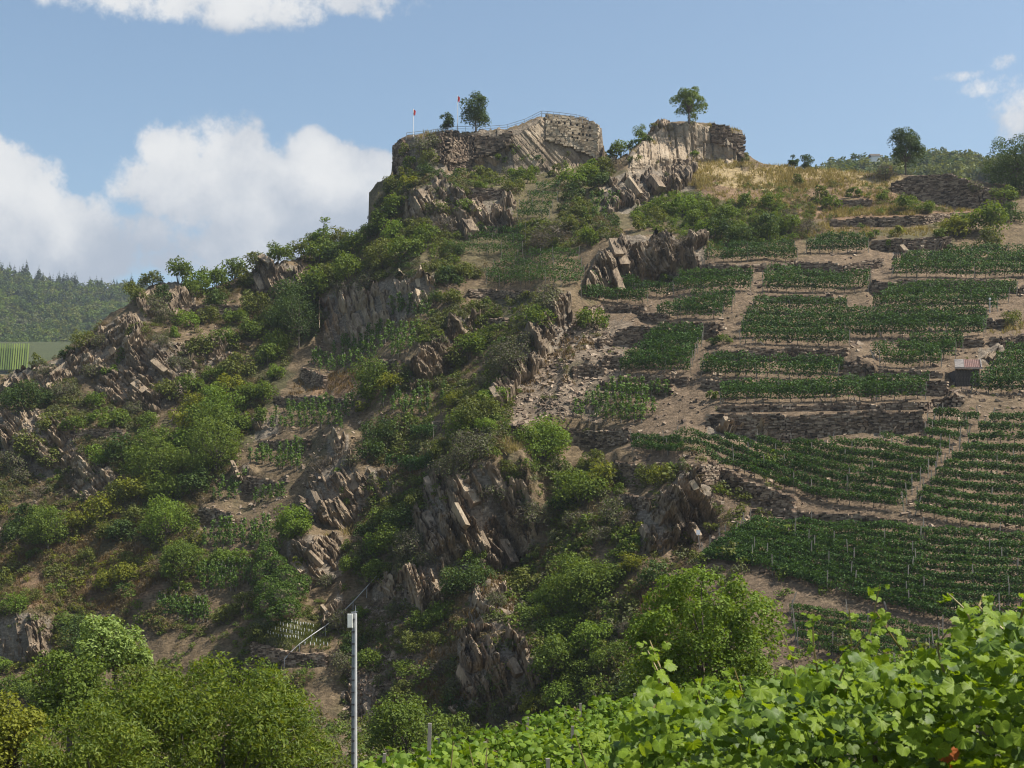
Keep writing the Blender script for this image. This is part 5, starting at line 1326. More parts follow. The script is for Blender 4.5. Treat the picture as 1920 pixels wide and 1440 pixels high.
# lower block
DT = [(1420, 990), (1500, 992), (1700, 1007), (2060, 1028)]
DB = [(1318, 1052), (1400, 1062), (1470, 1086), (1560, 1112), (1650, 1137), (1740, 1160), (1800, 1168), (2060, 1184)]
for k in range(10):
    t = k / 9; uu = np.arange(1318 + (1 - t) ** 1.3 * 90, 2061, 6.0)
    vv = ip(DT, uu) * (1 - t) + ip(DB, uu) * t
    vine_row(list(zip(uu, vv)), f'{"lowest" if k == 9 else ORD[k]} vine row in the dark lower block at right', 'vine rows of the lower block', h=1.06, posts=6.0, dens=215, wid=.16, low=.32, ls=.18)
for k in range(5):
    uu = np.arange(1480 + k * 4, 1770 - k * 8, 6.0)
    vv = np.interp(uu, [1470, 1560, 1770], [1146, 1160, 1196]) + k * 17
    vine_row(list(zip(uu, vv)), f'{ORD[k]} vine row behind the near vines, right of the open tree', 'vine rows behind the near vines', h=.75, posts=6.0, wid=.15, low=.2, dens=180, ls=.16)
vine_row([(722, 888), (812, 892)], 'trellised vine row beside the dark bush, left of the tall cliff', 'short vine rows in the gully')
vine_row([(770, 828), (812, 830)], 'short vine row above the trellised one left of the tall cliff', 'short vine rows in the gully')

# single vines on stakes
def staked_mesh(seed):
    rng = np.random.default_rng(seed); mb = MB(); n = 105
    hh = .3 + 1.45 * rng.beta(1.3, 1.2, n); a = rng.uniform(0, 6.28, n); rr = np.abs(rng.normal(0, .27, n)) * (1.2 - .35 * hh)
    P_ = np.stack([np.cos(a) * rr, np.sin(a) * rr, hh], 1)
    bake(mb, LEAFV, LEAFF, frames(np.stack([np.cos(a), np.sin(a), np.full(n, .6)], 1) + rng.normal(size=(n, 3)) * .5, rng), P_, .23 * rng.uniform(.7, 1.3, n))
    box(mb, (0, 0, .9), (.05, .05, 2.0), 1)
    tube(mb, [[.05, 0, -.1], [.1, .05, .3], [.02, 0, .7]], [.045, .035, .02], 4, 2)
    return mb.mesh('staked_vine', [M['vine_young'], M['post'], M['bark']])
STAKED = [staked_mesh(900 + k) for k in range(6)]
def staked(poly_rows, place, du, jitter=3.0, prob=.93, scale=1.0):
    for ri, (u0, u1, v0, v1) in enumerate(poly_rows):
        nn = max(2, int(abs(u1 - u0) / du)); c = 0
        rowname = ('only row' if len(poly_rows) == 1 else ('lowest row' if ri == len(poly_rows) - 1 else ORD[ri] + ' row'))
        for k in range(nn + 1):
            if random.random() > prob: continue
            u = u0 + (u1 - u0) * k / nn + random.uniform(-1, 1) * jitter; v = v0 + (v1 - v0) * k / nn + random.uniform(-1, 1) * jitter * .5
            o = link('staked_vine', random.choice(STAKED)); o.location = gpt(u, v)
            sc1 = random.uniform(.95, 1.3) * scale; o.scale = (sc1, sc1, sc1); o.rotation_euler = (0, 0, random.uniform(0, 6.28))
            tag(o, f'{ordinal(c)} staked vine from left, {rowname}, {place}', 'vine', 'staked vines ' + place); c += 1
staked([(1150, 1248, 742, 744), (1122, 1240, 757, 760), (1098, 1222, 772, 776), (1078, 1205, 788, 792)], 'on the slope below the square block', 13.5, 2)
vine_row([(1005, 362), (1050, 360)], 'top vine row on the steep plot right below the castle rock', 'leafy vine rows on the steep plot right below the castle rock', h=1.6, dens=95, wid=.34, posts=3.0)
vine_row([(990, 378), (1045, 378)], 'second vine row on the steep plot right below the castle rock', 'leafy vine rows on the steep plot right below the castle rock', h=1.6, dens=95, wid=.34, posts=3.0)
vine_row([(975, 395), (1035, 396)], 'third vine row on the steep plot right below the castle rock', 'leafy vine rows on the steep plot right below the castle rock', h=1.6, dens=95, wid=.34, posts=3.0)
vine_row([(970, 412), (1030, 414)], 'lowest vine row on the steep plot right below the castle rock', 'leafy vine rows on the steep plot right below the castle rock', h=1.6, dens=95, wid=.34, posts=3.0)
vine_row([(890, 448), (985, 446)], 'top vine row on the steep terrace under the castle', 'leafy vine rows on the steep terrace under the castle', h=1.6, dens=95, wid=.34, posts=3.0)
vine_row([(878, 462), (985, 462)], 'middle vine row on the steep terrace under the castle', 'leafy vine rows on the steep terrace under the castle', h=1.6, dens=95, wid=.34, posts=3.0)
vine_row([(862, 478), (980, 478)], 'lowest vine row on the steep terrace under the castle', 'leafy vine rows on the steep terrace under the castle', h=1.6, dens=95, wid=.34, posts=3.0)
vine_row([(940, 492), (1085, 490)], 'top vine row on the dense terrace above the herb slope', 'leafy vine rows on the dense terrace above the herb slope', h=1.6, dens=95, wid=.34, posts=3.0)
vine_row([(925, 507), (1090, 507)], 'second vine row on the dense terrace above the herb slope', 'leafy vine rows on the dense terrace above the herb slope', h=1.6, dens=95, wid=.34, posts=3.0)
vine_row([(912, 522), (1095, 524)], 'third vine row on the dense terrace above the herb slope', 'leafy vine rows on the dense terrace above the herb slope', h=1.6, dens=95, wid=.34, posts=3.0)
vine_row([(912, 534), (1090, 536)], 'lowest vine row on the dense terrace above the herb slope', 'leafy vine rows on the dense terrace above the herb slope', h=1.6, dens=95, wid=.34, posts=3.0)
staked([(735, 805, 584, 578), (740, 800, 595, 590)], 'at the foot of the upright rock band', 11)
staked([(680, 785, 632, 626), (640, 780, 645, 644), (628, 770, 658, 660), (660, 760, 670, 674)], 'on the double terrace left of centre', 11)
staked([(590, 640, 668, 672), (590, 690, 682, 692), (600, 640, 694, 698)], 'on the lower half of the double terrace', 11)
staked([(540, 660, 776, 770), (520, 650, 790, 788), (512, 640, 806, 804)], 'at the top of the vine steps', 12)
staked([(490, 565, 860, 858), (470, 560, 873, 875), (520, 560, 888, 888)], 'on the middle of the vine steps', 12)
staked([(420, 460, 925, 918), (400, 440, 938, 936), (465, 530, 945, 940)], 'on the step with bare stakes', 13, prob=.8)
staked([(400, 505, 1005, 1000), (385, 500, 1018, 1016), (382, 490, 1030, 1028)], 'above the arbour', 11)
staked([(375, 470, 1078, 1076), (372, 465, 1090, 1092), (380, 440, 1103, 1105)], 'below the arbour', 10)
staked([(300, 385, 1148, 1146), (298, 390, 1160, 1162)], 'on the lowest little terrace', 9)
staked([(745, 830, 745, 742), (720, 830, 760, 762), (710, 800, 776, 778)], 'on the weedy slope in the centre', 13, prob=.75)
staked([(1112, 1162, 386, 382), (1106, 1150, 398, 398)], 'by the grey rock under the saddle', 10)
staked([(1092, 1130, 416, 414)], 'on the ledge below the grey rock', 8)
# white growth tubes of young vines
tm = plain_mat('white_plastic', (.72, .73, .74), .5, 0, .05); M['white'] = tm
tb_ = MB(); tube(tb_, [[0, 0, 0], [0, 0, .34]], [.042, .042], 6); TUBE = tb_.mesh('grow_tube', [tm])
for tubes_row, (u0, u1, v0, v1, n) in zip(['top', 'second', 'third', 'fourth', 'right', 'lowest'], [(548, 588, 1165, 1172, 9), (525, 585, 1172, 1182, 10), (516, 570, 1180, 1190, 11), (502, 560, 1187, 1198, 12), (594, 614, 1206, 1212, 4), (572, 600, 1212, 1216, 4)]):
    for k in range(n):
        o = link('grow_tube', TUBE); u = u0 + (u1 - u0) * k / (n - 1); o.location = gpt(u + random.uniform(-1, 1), v0 + (v1 - v0) * k / (n - 1))
        tag(o, f'{ordinal(k)} white vine tube from left, {tubes_row} row on the grassy terrace', 'tube', 'white vine tubes on the grassy terrace')

# ------------------------------------------------------------------ hut
M['roof_red'] = plain_mat('rusty_roof_sheet', (.115, .055, .042), .7, .1, .4, 3)
M['roof_white'] = plain_mat('pale_roof_sheet', (.19, .17, .155), .85, .0, .4, 3)
M['plank'] = plain_mat('dark_plank', (.075, .062, .052), .9, 0, .5, 6)
hp = gpt(1814, 722); sc1 = hp.y / F
hut = empty('hut', hp); tag(hut, 'small plank hut with a rusty pent roof among the vines', 'hut')
W_, D_, H0, H1 = 46 * sc1, 2.6, 32 * sc1, 54 * sc1
mb = MB(); box(mb, (0, 1.35, H0 * .48), (W_ * .94, D_ * .9, H0 * .92)); link('wall', mb.mesh('wall', [M['plank']]), hut)
for k in range(9):
    mb = MB(); box(mb, (0, 0, 0), (W_ / 9 * .9, .07, H0 * random.uniform(.94, 1.0))); o = link('plank', mb.mesh('plank', [M['plank']]), hut)
    o.location = (-W_ / 2 + W_ / 9 * (k + .5), -.02 + random.uniform(-.02, .02), H0 * .5); o.rotation_euler = (0, random.uniform(-.015, .015), 0)
def roof_sheet(x0, x1, mat, dz=0.0):
    mb = MB(); n = 10; xs_ = np.linspace(x0, x1, n * 2)
    ts = np.linspace(0, 1, 7); v = []
    for t in ts:
        for i, x in enumerate(xs_):
            v.append([x + t * .9, -.45 + t * (D_ + .5), H0 + .1 + dz + (H1 - H0) * t ** 1.25 + (.035 if i % 2 else 0)])
    f = grid_faces(7, n * 2); mb.add(v, f); mb.add(np.array(v) - [0, 0, .05], f[:, ::-1])
    return link('roof_sheet', mb.mesh('roof_sheet', [M[mat]]), hut)
roof_sheet(-W_ * .56, -W_ * .18, 'roof_white', .02); roof_sheet(-W_ * .2, W_ * .52, 'roof_red')
mb = MB(); bar(mb, (-W_ * .58, -.5, H0 + .04), (W_ * .56, -.5, H0 + .02), .12); link('fascia', mb.mesh('fascia', [M['roof_white']]), hut)
mb = MB(); bar(mb, (W_ * .52, -.4, H0 + .12), (W_ * .52 + .9, D_ + .05, H1 + .12), .1); link('roof_edge', mb.mesh('roof_edge', [M['roof_white']]), hut)

# ------------------------------------------------------------------ flagpoles, railings, signs
M['flag'] = plain_mat('red_flag', (.42, .03, .03), .8)
M['steel'] = plain_mat('galvanised_steel', (.30, .31, .32), .5, .3)
M['pole_grey'] = plain_mat('grey_pole', (.42, .42, .41), .6, 0, .15)
def flagpole(u, vb, vt, label, Y=226):
    x = (u - U0) / F * Y; zb_, zt_ = (V0 - vb) / F * Y, (V0 - vt) / F * Y; H = zt_ - zb_
    r = empty('flagpole', (x, Y, zb_)); tag(r, label, 'flagpole', 'flagpoles on the castle')
    mb = MB(); tube(mb, [[0, 0, -.5], [0, 0, H]], [.07, .05], 6); link('pole', mb.mesh('pole', [M['white']]), r)
    mb = MB(); v = []
    for i in range(7):
        for j in range(5):
            s_ = j / 4; t = i / 6
            v.append([.04 + s_ * .36 * (1 - .3 * t), .08 * math.sin(s_ * 7 + t * 3), H - .05 - t * .85 - s_ * .3])
    mb.add(v, grid_faces(7, 5)); link('flag', mb.mesh('flag', [M['flag']]), r)
flagpole(775, 258, 204, 'left flagpole with a red flag on the castle')
flagpole(858, 248, 179, 'taller flagpole with a red flag beside the round tree')
def railing(pts, label, Y, hpx=9, nposts=8, rails=2):
    P_ = [Vector(((u - U0) / F * Y, Y, (V0 - v) / F * Y)) for u, v in pts]
    r = empty('railing', P_[0]); tag(r, label, 'railing', 'railings on the castle')
    h = hpx * Y / F; uu = np.linspace(pts[0][0], pts[-1][0], nposts); vv = np.interp(uu, [p[0] for p in pts], [p[1] for p in pts])
    for u, v in zip(uu, vv):
        mb = MB(); bar(mb, (0, 0, -.3), (0, 0, h), .06); o = link('post', mb.mesh('post', [M['steel']]), r); o.location = Vector(((u - U0) / F * Y, Y, (V0 - v) / F * Y)) - P_[0]
    for k in range(rails):
        mb = MB(); z = Vector((0, 0, h * (1 - .48 * k)))
        for a, b in zip(P_[:-1], P_[1:]): bar(mb, a - P_[0] + z, b - P_[0] + z, .055)
        link('rail', mb.mesh('rail', [M['steel']]), r)
railing([(762, 258), (800, 254), (858, 246), (900, 247), (950, 243), (985, 232), (1015, 217)], 'long railing climbing along the castle edge from the left flagpole', 223, 9, 17)
railing([(1016, 217), (1050, 220), (1080, 224), (1103, 230)], 'railing on top of the pale castle wall', 222.5, 9, 9)
M['sign_y'] = plain_mat('yellow_board', (.55, .36, .12), .7)
p0 = Vector(((1670 - U0) / F * 209, 209, (V0 - 330) / F * 209)); r = empty('wooden_sign', p0); tag(r, 'yellow wooden board on a post left of the upright dark tree', 'sign')
mb = MB(); bar(mb, (0, 0, -.4), (0, 0, 1.6), .1); link('post', mb.mesh('post', [M['wood']]), r)
mb = MB(); box(mb, (0, -.08, 1.05), (.5, .06, 1.0)); link('board', mb.mesh('board', [M['sign_y']]), r)
p0 = gpt(1312, 1030); r = empty('small_sign', p0); tag(r, 'small white board on a leaning post at the left corner of the lower block', 'sign')
mb = MB(); bar(mb, (0, 0, -.3), (-.12, 0, 1.35), .07); link('post', mb.mesh('post', [M['wood']]), r)
mb = MB(); box(mb, (-.14, -.06, 1.45), (.34, .05, .42)); link('board', mb.mesh('board', [M['white']]), r)
p0 = gpt(1856, 586); r = empty('white_post', p0); tag(r, 'white capped metal post at the right end of a vine terrace', 'post')
mb = MB(); bar(mb, (0, 0, -.3), (0, 0, 1.5), .08); link('shaft', mb.mesh('shaft', [M['pole_grey']]), r)
mb = MB(); box(mb, (0, 0, 1.58), (.2, .2, .2)); link('cap', mb.mesh('cap', [M['white']]), r)
# leaning end posts and fallen white poles
for (u1, v1, u2, v2, lab) in [(1155, 616, 1172, 592, 'pale pole leaning on the stepped wall'), (1072, 660, 1092, 628, 'pale dead branch by the rock rib left of the scree'), (1425, 640, 1437, 652, 'slanting end post left of the widest terrace'),
     (1632, 655, 1650, 698, 'long slanting end post below the widest terrace'), (1348, 735, 1360, 762, 'leaning end post at the left of the long thin terrace'), (1314, 480, 1320, 502, 'leaning end post left of the top short terrace'), (1380, 508, 1384, 500, 'stub post below the top short terrace'),
     (1885, 696, 1896, 722, 'leaning post right of the hut'), (1612, 650, 1620, 656, 'short stub at the end of the widest terrace'), (1410, 570, 1414, 592, 'white end post at the left of the thin row terrace'), (660, 975, 668, 955, 'bleached dead trunk in front of the rock near the overhang'),
     (1825, 690, 1838, 726, 'slanting prop in front of the hut'), (1425, 1180, 1430, 1150, 'thin stake at the left of the hidden vine rows'), (1658, 1128, 1664, 1150, 'stake at the lower edge of the lower block'), (1560, 1100, 1552, 1078, 'leaning stake at the lower edge of the lower block')]:
    a, b = gpt(u1, v1), gpt(u2, v2); a2 = Vector((a.x, a.y - .3, (V0 - v1) / F * a.y)); Yq = (a.y + b.y) / 2 - .4
    A_ = Vector(((u1 - U0) / F * Yq, Yq, (V0 - v1) / F * Yq)); B_ = Vector(((u2 - U0) / F * Yq, Yq, (V0 - v2) / F * Yq))
    lo = min(A_, B_, key=lambda q: q.z)
    mb = MB(); bar(mb, A_ - lo, B_ - lo, .11, 0, .09)
    tag(link('leaning_post', mb.mesh('leaning_post', [M['wood']]), None, lo), lab, 'post', 'leaning posts in the vineyards')

# vineyard monorail track climbing behind the pole
P_ = [(529, 1241), (545, 1222), (560, 1207), (585, 1190), (612, 1173), (640, 1152), (665, 1125), (690, 1098), (720, 1064)]
pts = []
for u, v in P_:
    g0 = gpt(u, min(v + 14, 1300)); Yq = g0.y - .3
    pts.append(Vector(((u - U0) / F * Yq, Yq, (V0 - v) / F * Yq)))
pm = np.array(pts); tt = np.linspace(0, len(pm) - 1, 50)
pm = np.stack([np.interp(tt, range(len(pm)), soft(np.array([p[k] for p in pts]), 3)) for k in range(3)], 1)
r = empty('monorail_track', pm[0]); tag(r, 'thin steel monorail track curving up the slope behind the grey pole', 'rail')
mb = MB(); tube(mb, pm - pm[0], .05, 5); link('rail', mb.mesh('rail', [M['pole_grey']]), r)
for k in range(0, 50, 6):
    mb = MB(); bar(mb, (0, 0, -1.2), (0, 0, 0), .06); o = link('support', mb.mesh('support', [M['steel']]), r); o.location = Vector(pm[k] - pm[0])

# grey pole with a white box
Y = 42.0; x = (666 - U0) / F * Y; zg = float(hz(x, Y)); zt_ = (V0 - 1150) / F * Y
r = empty('utility_pole', (x, Y, zg)); tag(r, 'tall grey metal pole with a white antenna box at the top', 'pole'); H = zt_ - zg
mb = MB(); tube(mb, [[-.02, 0, -.3], [0, 0, H]], [.085, .055], 10); link('shaft', mb.mesh('shaft', [M['pole_grey']]), r)
mb = MB(); tube(mb, [[-.10, -.02, -.3], [-.075, -.02, H]], [.028, .026], 6); link('conduit', mb.mesh('conduit', [M['steel']]), r)
M['clampdark'] = plain_mat('dark_clamp', (.05, .05, .055), .6)
for k in range(18):
    mb = MB(); box(mb, (-.06, -.03, 0), (.10, .10, .05)); o = link('clamp', mb.mesh('clamp', [M['clampdark']]), r); o.location = (0, 0, H * (k + .5) / 18)
M['cream'] = plain_mat('cream_box', (.74, .73, .66), .5, 0, .06)
mb = MB(); box(mb, (-.145, -.08, H - .22), (.155, .09, .42)); box(mb, (-.145, -.13, H - .22), (.135, .012, .39)); link('antenna_box', mb.mesh('antenna_box', [M['cream']]), r)
mb = MB(); tube(mb, [[.01, 0, H], [.01, 0, H + .24]], [.012, .006], 5); link('aerial', mb.mesh('aerial', [M['steel']]), r)
mb = MB(); bar(mb, (-.12, 0, H + .03), (.06, 0, H + .05), .03); bar(mb, (-.1, 0, H - .46), (.05, 0, H - .46), .03); link('bracket', mb.mesh('bracket', [M['steel']]), r)
mb = MB(); box(mb, (.12, -.02, H * .13), (.07, .06, .4)); link('small_cabinet', mb.mesh('small_cabinet', [M['pole_grey']]), r)

# ivy covered crag and the green arbour
def ivy(strip_pts, label, n, seed, bulge=1.2, name='ivy_crag', mat='bright', core_on=True):
    rng = np.random.default_rng(seed); cen, rad = [], []
    for (u, v, rpx) in strip_pts:
        P0 = spt(u, v); cen.append(P0 * ((P0.y - bulge) / P0.y)); rad.append(rpx * P0.y / F)
    cen = np.array(cen); rad = np.array(rad); base = Vector((cen[:, 0].mean(), cen[:, 1].mean(), cen[:, 2].min() - rad.max()))
    mb = MB(); clump_leaves(mb, cen - np.array(base), rad, n, .22, rng, 0, .5)
    r = empty(name, base); tag(r, label, 'ivy')
    for c, r_ in zip(cen, rad) if core_on else ():          # the rock inside
        core = MB()
        a = np.linspace(0, 2 * np.pi, 9)[:-1]; bmz = np.linspace(-.8, .8, 5)
        v = [[math.cos(t) * r_ * .6 * math.sqrt(1 - z * z), math.sin(t) * r_ * .6 * math.sqrt(1 - z * z), z * r_ * .62] for z in bmz for t in a]
        f = [[i * 8 + k, i * 8 + (k + 1) % 8, (i + 1) * 8 + (k + 1) % 8, (i + 1) * 8 + k] for i in range(4) for k in range(8)]
        core.add(np.array(v) + c - np.array(base), f); link('rock_core', core.mesh('rock_core', [M['rock']]), r)
    link('leaves', mb.mesh('leaves', [M[mat]]), r)
ivy([(500, 1030, 16), (510, 1020, 12), (500, 1045, 22), (495, 1075, 24), (520, 1060, 20), (505, 1105, 26), (535, 1085, 26), (500, 1135, 24), (530, 1120, 30), (555, 1105, 24), (540, 1145, 26), (570, 1090, 14), (515, 1155, 18), (488, 1110, 14)], 'tall crag smothered in bright ivy', 13000, 4, 4.5, 'ivy_crag', 'ivy')
ivy([(402, 1052, 11), (420, 1047, 12), (438, 1050, 11), (385, 1056, 9), (455, 1054, 9)], 'leafy arbour roof over the little vine terrace', 1500, 5, .6, 'vine_arbour', 'bright', False)
ivy([(640, 900, 8), (645, 920, 9), (650, 940, 9), (642, 962, 8), (632, 885, 8)], 'ivy strip hanging down the overhanging rock', 700, 6, .6, 'ivy_strip')
ivy([(1195, 1000, 10), (1190, 1030, 12), (1185, 1060, 14), (1200, 985, 8)], 'yellow-green creeper beside the splintered rock rib', 900, 7, .6, 'ivy_strip', 'yellow')
# ------------------------------------------------------------------ far wooded hills
def far_hill(name, pts, Yn, Yf, vbot, label, col):
    """ridge given as skyline points (u, v) at distance Yf, falling towards the viewer to vbot at Yn"""
    uu = np.linspace(pts[0][0], pts[-1][0], 80); vt = np.interp(uu, [p[0] for p in pts], [p[1] for p in pts]); t = np.linspace(0, 1.6, 24)
    Yg = Yn + (Yf - Yn) * t
    zt_ = (V0 - vt) / F * Yf; zb_ = (V0 - vbot) / F * Yn
    X = (uu[:, None] - U0) / F * Yf * (.75 + .25 * t[None]) ; Yg2 = np.broadcast_to(Yg[None], X.shape)
    tt = np.minimum(t, 1)[None]; Zg = zb_ + (zt_[:, None] - zb_) * tt - np.maximum(t[None] - 1, 0) * (Yf - Yn) * .3
    Zg = Zg + fbm(X / 60, Yg2 / 60, None, 3, 33) * 3
    me = mesh_np(name, np.stack([X, Yg2, Zg], -1).reshape(-1, 3), grid_faces(*X.shape), M['ground'], None, True)
    set_cover(me, np.broadcast_to(col, (X.size, 3)))
    tag(link(name, me), label, 'hill', kind='structure')
    return X, Yg2, Zg
def tree_tpl(kind, seed, mat):
    rng = np.random.default_rng(seed); mb = MB()
    if kind == 'conifer':
        n = 120; h = rng.beta(1, 1.5, n); a = rng.uniform(0, 6.28, n); r = .2 * (1 - h) * rng.uniform(.5, 1.1, n)
        P_ = np.stack([np.cos(a) * r, np.sin(a) * r, .12 + h * .88], 1)
        bake(mb, LEAFV, LEAFF, frames(np.stack([np.cos(a), np.sin(a), np.full(n, .9)], 1), rng), P_, .17 * (1.1 - h))
    else:
        cen, rad = crown_clumps(rng, 10, .42, .42, .6, .28, .5, -.8); clump_leaves(mb, cen, rad, 150, .13, rng)
    tube(mb, [[0, 0, 0], [0, 0, .5]], [.025, .015], 4, 1)
    return mb.mesh('far_tree', [M[mat], M['bark']])
def wood(name, X, Yg, Zg, n, hrange, mats, label, rng, tmin=0.0, tmax=1.0, kinds='broad'):
    a, b = X.shape
    i = rng.uniform(0, a - 1.01, n); j = rng.uniform(tmin * 15, tmax * 15, n)
    ii, jj = i.astype(int), j.astype(int); fi, fj = i - ii, j - jj
    L = lambda A: A[ii, jj] * (1 - fi) * (1 - fj) + A[ii + 1, jj] * fi * (1 - fj) + A[ii, jj + 1] * (1 - fi) * fj + A[ii + 1, jj + 1] * fi * fj
    P_ = np.stack([L(X), L(Yg), L(Zg) - .5], 1); h = rng.uniform(*hrange, n)
    tp = [tree_tpl(kinds, 60 + k, mats[k % len(mats)]) for k in range(6)]
    scatter(name, P_, rng.uniform(0, 6.28, n), np.stack([h * rng.uniform(.85, 1.2, n), h * rng.uniform(.85, 1.2, n), h], 1), rng.integers(0, 6, n), tp, label, 'forest')
rw = np.random.default_rng(21)
FX = far_hill('far_hill', [(-700, 440), (-200, 470), (0, 508), (90, 528), (170, 545), (260, 545), (330, 560), (600, 620), (900, 700)], 620, 1150, 800, 'distant wooded hill at the left', GREEN)
wood('conifer_forest', *FX, 1500, (10, 18), ['conifer'], 'dark conifer forest along the distant ridge', rw, .66, 1.12, 'conifer')
wood('broadleaf_forest', *FX, 3600, (7, 12), ['dark', 'mid', 'olive'], 'mixed broadleaf forest on the distant hillside', rw, .30, .9)
wood('dry_forest', *FX, 500, (6, 10), ['grey'], 'greyish drier trees on the distant hillside', rw, .4, .85)
# far vineyard plots at the left edge
mb = MB()
for k in range(26):
    u0 = -60 + k * 4.4
    for (ua, ub) in ((0, 0),):
        a = Vector(((u0 - U0) / F * 600, 600, (V0 - 694) / F * 600)); b = Vector(((u0 + 4 - U0) / F * 632, 632, (V0 - 645) / F * 632))
        bar(mb, a, b, .55)
tag(link('far_vineyard_rows', mb.mesh('far_vineyard_rows', [M['mid']])), 'rows of a distant vineyard at the left edge', 'vineyard', kind='stuff')
q = [((-90, 700, 598), (135, 700, 598), (135, 638, 640), (-90, 638, 640))]
v = [Vector(((u - U0) / F * Y_, Y_ + 1.2, (V0 - vv_) / F * Y_ - .5)) for u, vv_, Y_ in q[0]]
gxx = np.array([[list(v[0].lerp(v[1], i / 8).lerp(v[3].lerp(v[2], i / 8), j / 5)) for j in range(6)] for i in range(9)])
back_ = gxx[:, -1:] + np.array([0, 60, -35.0]); fr_ = gxx[:, :1] + np.array([0, -30, -40.0])
gxx = np.concatenate([fr_, gxx, back_], 1)
me = mesh_np('far_vineyard_slope', gxx.reshape(-1, 3), grid_faces(9, 8), M['ground'], None, True); set_cover(me, np.broadcast_to(np.array([.065, .075, .035]), (72, 3)))
tag(link('far_vineyard_slope', me), 'pale green distant vineyard slope at the left edge', 'slope', kind='structure')
RX = far_hill('right_far_hill', [(1350, 420), (1500, 365), (1540, 345), (1600, 330), (1680, 326), (1760, 328), (1800, 322), (1860, 330), (2000, 335), (2250, 360)], 420, 560, 380, 'wooded hill behind the brow at the right', GREEN)
wood('wood_on_the_right_hill', *RX, 620, (6, 10), ['dark', 'olive', 'olive'], 'rounded wood on the hill behind the brow', rw, .2, 1.1)
wood('dry_wood', *RX, 160, (6, 9), ['grey'], 'greyish trees in the wood behind the brow', rw, .2, 1.1)
Yq = 520; p0 = Vector(((1640 - U0) / F * Yq, Yq, (V0 - 300) / F * Yq)); 
mb = MB(); box(mb, (0, 0, .0), (3.2, 3, 2.2)); hb = empty('far_house', p0); tag(hb, 'tiny white house in the wood behind the brow', 'house')
link('wall', mb.mesh('wall', [M['white']]), hb)
mb = MB(); mb.add([[-1.9, -1.8, 1.1], [1.9, -1.8, 1.1], [1.9, 1.8, 1.1], [-1.9, 1.8, 1.1], [-1.9, 0, 2.3], [1.9, 0, 2.3]], [[0, 1, 5, 4], [3, 4, 5, 2]]); mb.add([[-1.9, -1.8, 1.1], [-1.9, 1.8, 1.1], [-1.9, 0, 2.3], [1.9, -1.8, 1.1], [1.9, 1.8, 1.1], [1.9, 0, 2.3]], [[0, 2, 1], [3, 4, 5]])
link('roof', mb.mesh('roof', [M['plank']]), hb)

# ------------------------------------------------------------------ vines near the viewer
def lobed_leaf(teeth=True):
    """vine leaf: five pointed lobes, a notch at the stalk, slightly folded along the midrib"""
    pts = []
    prof = [(90, 1.0), (74, .9), (60, .84), (48, .93), (36, .86), (20, .82), (2, .86), (-16, .80), (-34, .76), (-54, .64), (-74, .42), (-90, .12)]
    right_ = [(math.cos(math.radians(a)) * r * .5, math.sin(math.radians(a)) * r * .5) for a, r in prof]
    left_ = [(-x, y) for x, y in right_[1:-1]][::-1]
    rough_ = right_ + left_; out = []
    for k, (x, y) in enumerate(rough_):                       # saw-toothed margin
        x2, y2 = rough_[(k + 1) % len(rough_)]
        out += [(x, y), ((x + x2) / 2 * .93, (y + y2) / 2 * .93)] if teeth else [(x, y)]
    v = [[0, -.02, 0.0]] + [[x, y, -.22 * abs(x) ** 1.3 - .12 * y * y + .05 * math.sin(9 * x + 5 * y)] for x, y in out]
    n = len(out); f = [[0, 1 + (k + 1) % n, 1 + k] for k in range(n)]
    return np.array(v), np.array(f)
LV, LF = lobed_leaf(); LV2, LF2 = lobed_leaf(False)
def leaf_me(mat, seed):
    rng = np.random.default_rng(seed); v = LV.copy(); v[:, 2] += rng.normal(0, .03, len(v)) + rng.normal(0, .12) * v[:, 0] * v[:, 1] * 3
    mb = MB(); mb.add(v, LF); me = mb.mesh('leaf', [M[mat]], True); set_xy(me, 1); return me
def add_veins(m):
    n, l = m.node_tree.nodes, m.node_tree.links
    at = n.new('ShaderNodeAttribute'); at.attribute_name = 'leaf_xy'
    sp = n.new('ShaderNodeSeparateXYZ'); l.new(at.outputs['Vector'], sp.inputs[0])
    def mm(op, a, b=None):
        q = n.new('ShaderNodeMath'); q.operation = op
        for i, x in enumerate((a, b)):
            if x is None: continue
            if isinstance(x, (int, float)): q.inputs[i].default_value = x
            else: l.new(x, q.inputs[i])
        return q.outputs[0]
    th = mm('ARCTAN2', sp.outputs[0], mm('ADD', sp.outputs[1], .06))
    r_ = mm('SQRT', mm('ADD', mm('MULTIPLY', sp.outputs[0], sp.outputs[0]), mm('MULTIPLY', sp.outputs[1], sp.outputs[1])))
    line = mm('LESS_THAN', mm('MULTIPLY', mm('ABSOLUTE', mm('SINE', mm('MULTIPLY', th, 4.0))), r_), .035)
    nz = n.new('ShaderNodeTexNoise'); nz.inputs['Scale'].default_value = 9; l.new(at.outputs['Vector'], nz.inputs['Vector'])
    f = mm('ADD', mm('MULTIPLY', line, .35), mm('ADD', .72, mm('MULTIPLY', nz.outputs[0], .5)))
    ramp = [x for x in n if x.type == 'VALTORGB'][0]
    sc_ = n.new('ShaderNodeVectorMath'); sc_.operation = 'SCALE'
    outs = [lk.to_socket for lk in list(ramp.outputs[0].links)]
    l.new(ramp.outputs[0], sc_.inputs[0]); l.new(f, sc_.inputs['Scale'])
    for t in outs: l.new(sc_.outputs[0], t)
def set_xy(me, n_leaves, LV=LV):
    a = me.attributes.new('leaf_xy', 'FLOAT_VECTOR', 'POINT'); a.data.foreach_set('vector', np.tile(LV, (n_leaves, 1)).astype(np.float32).ravel())
add_veins(M['vine_near'])
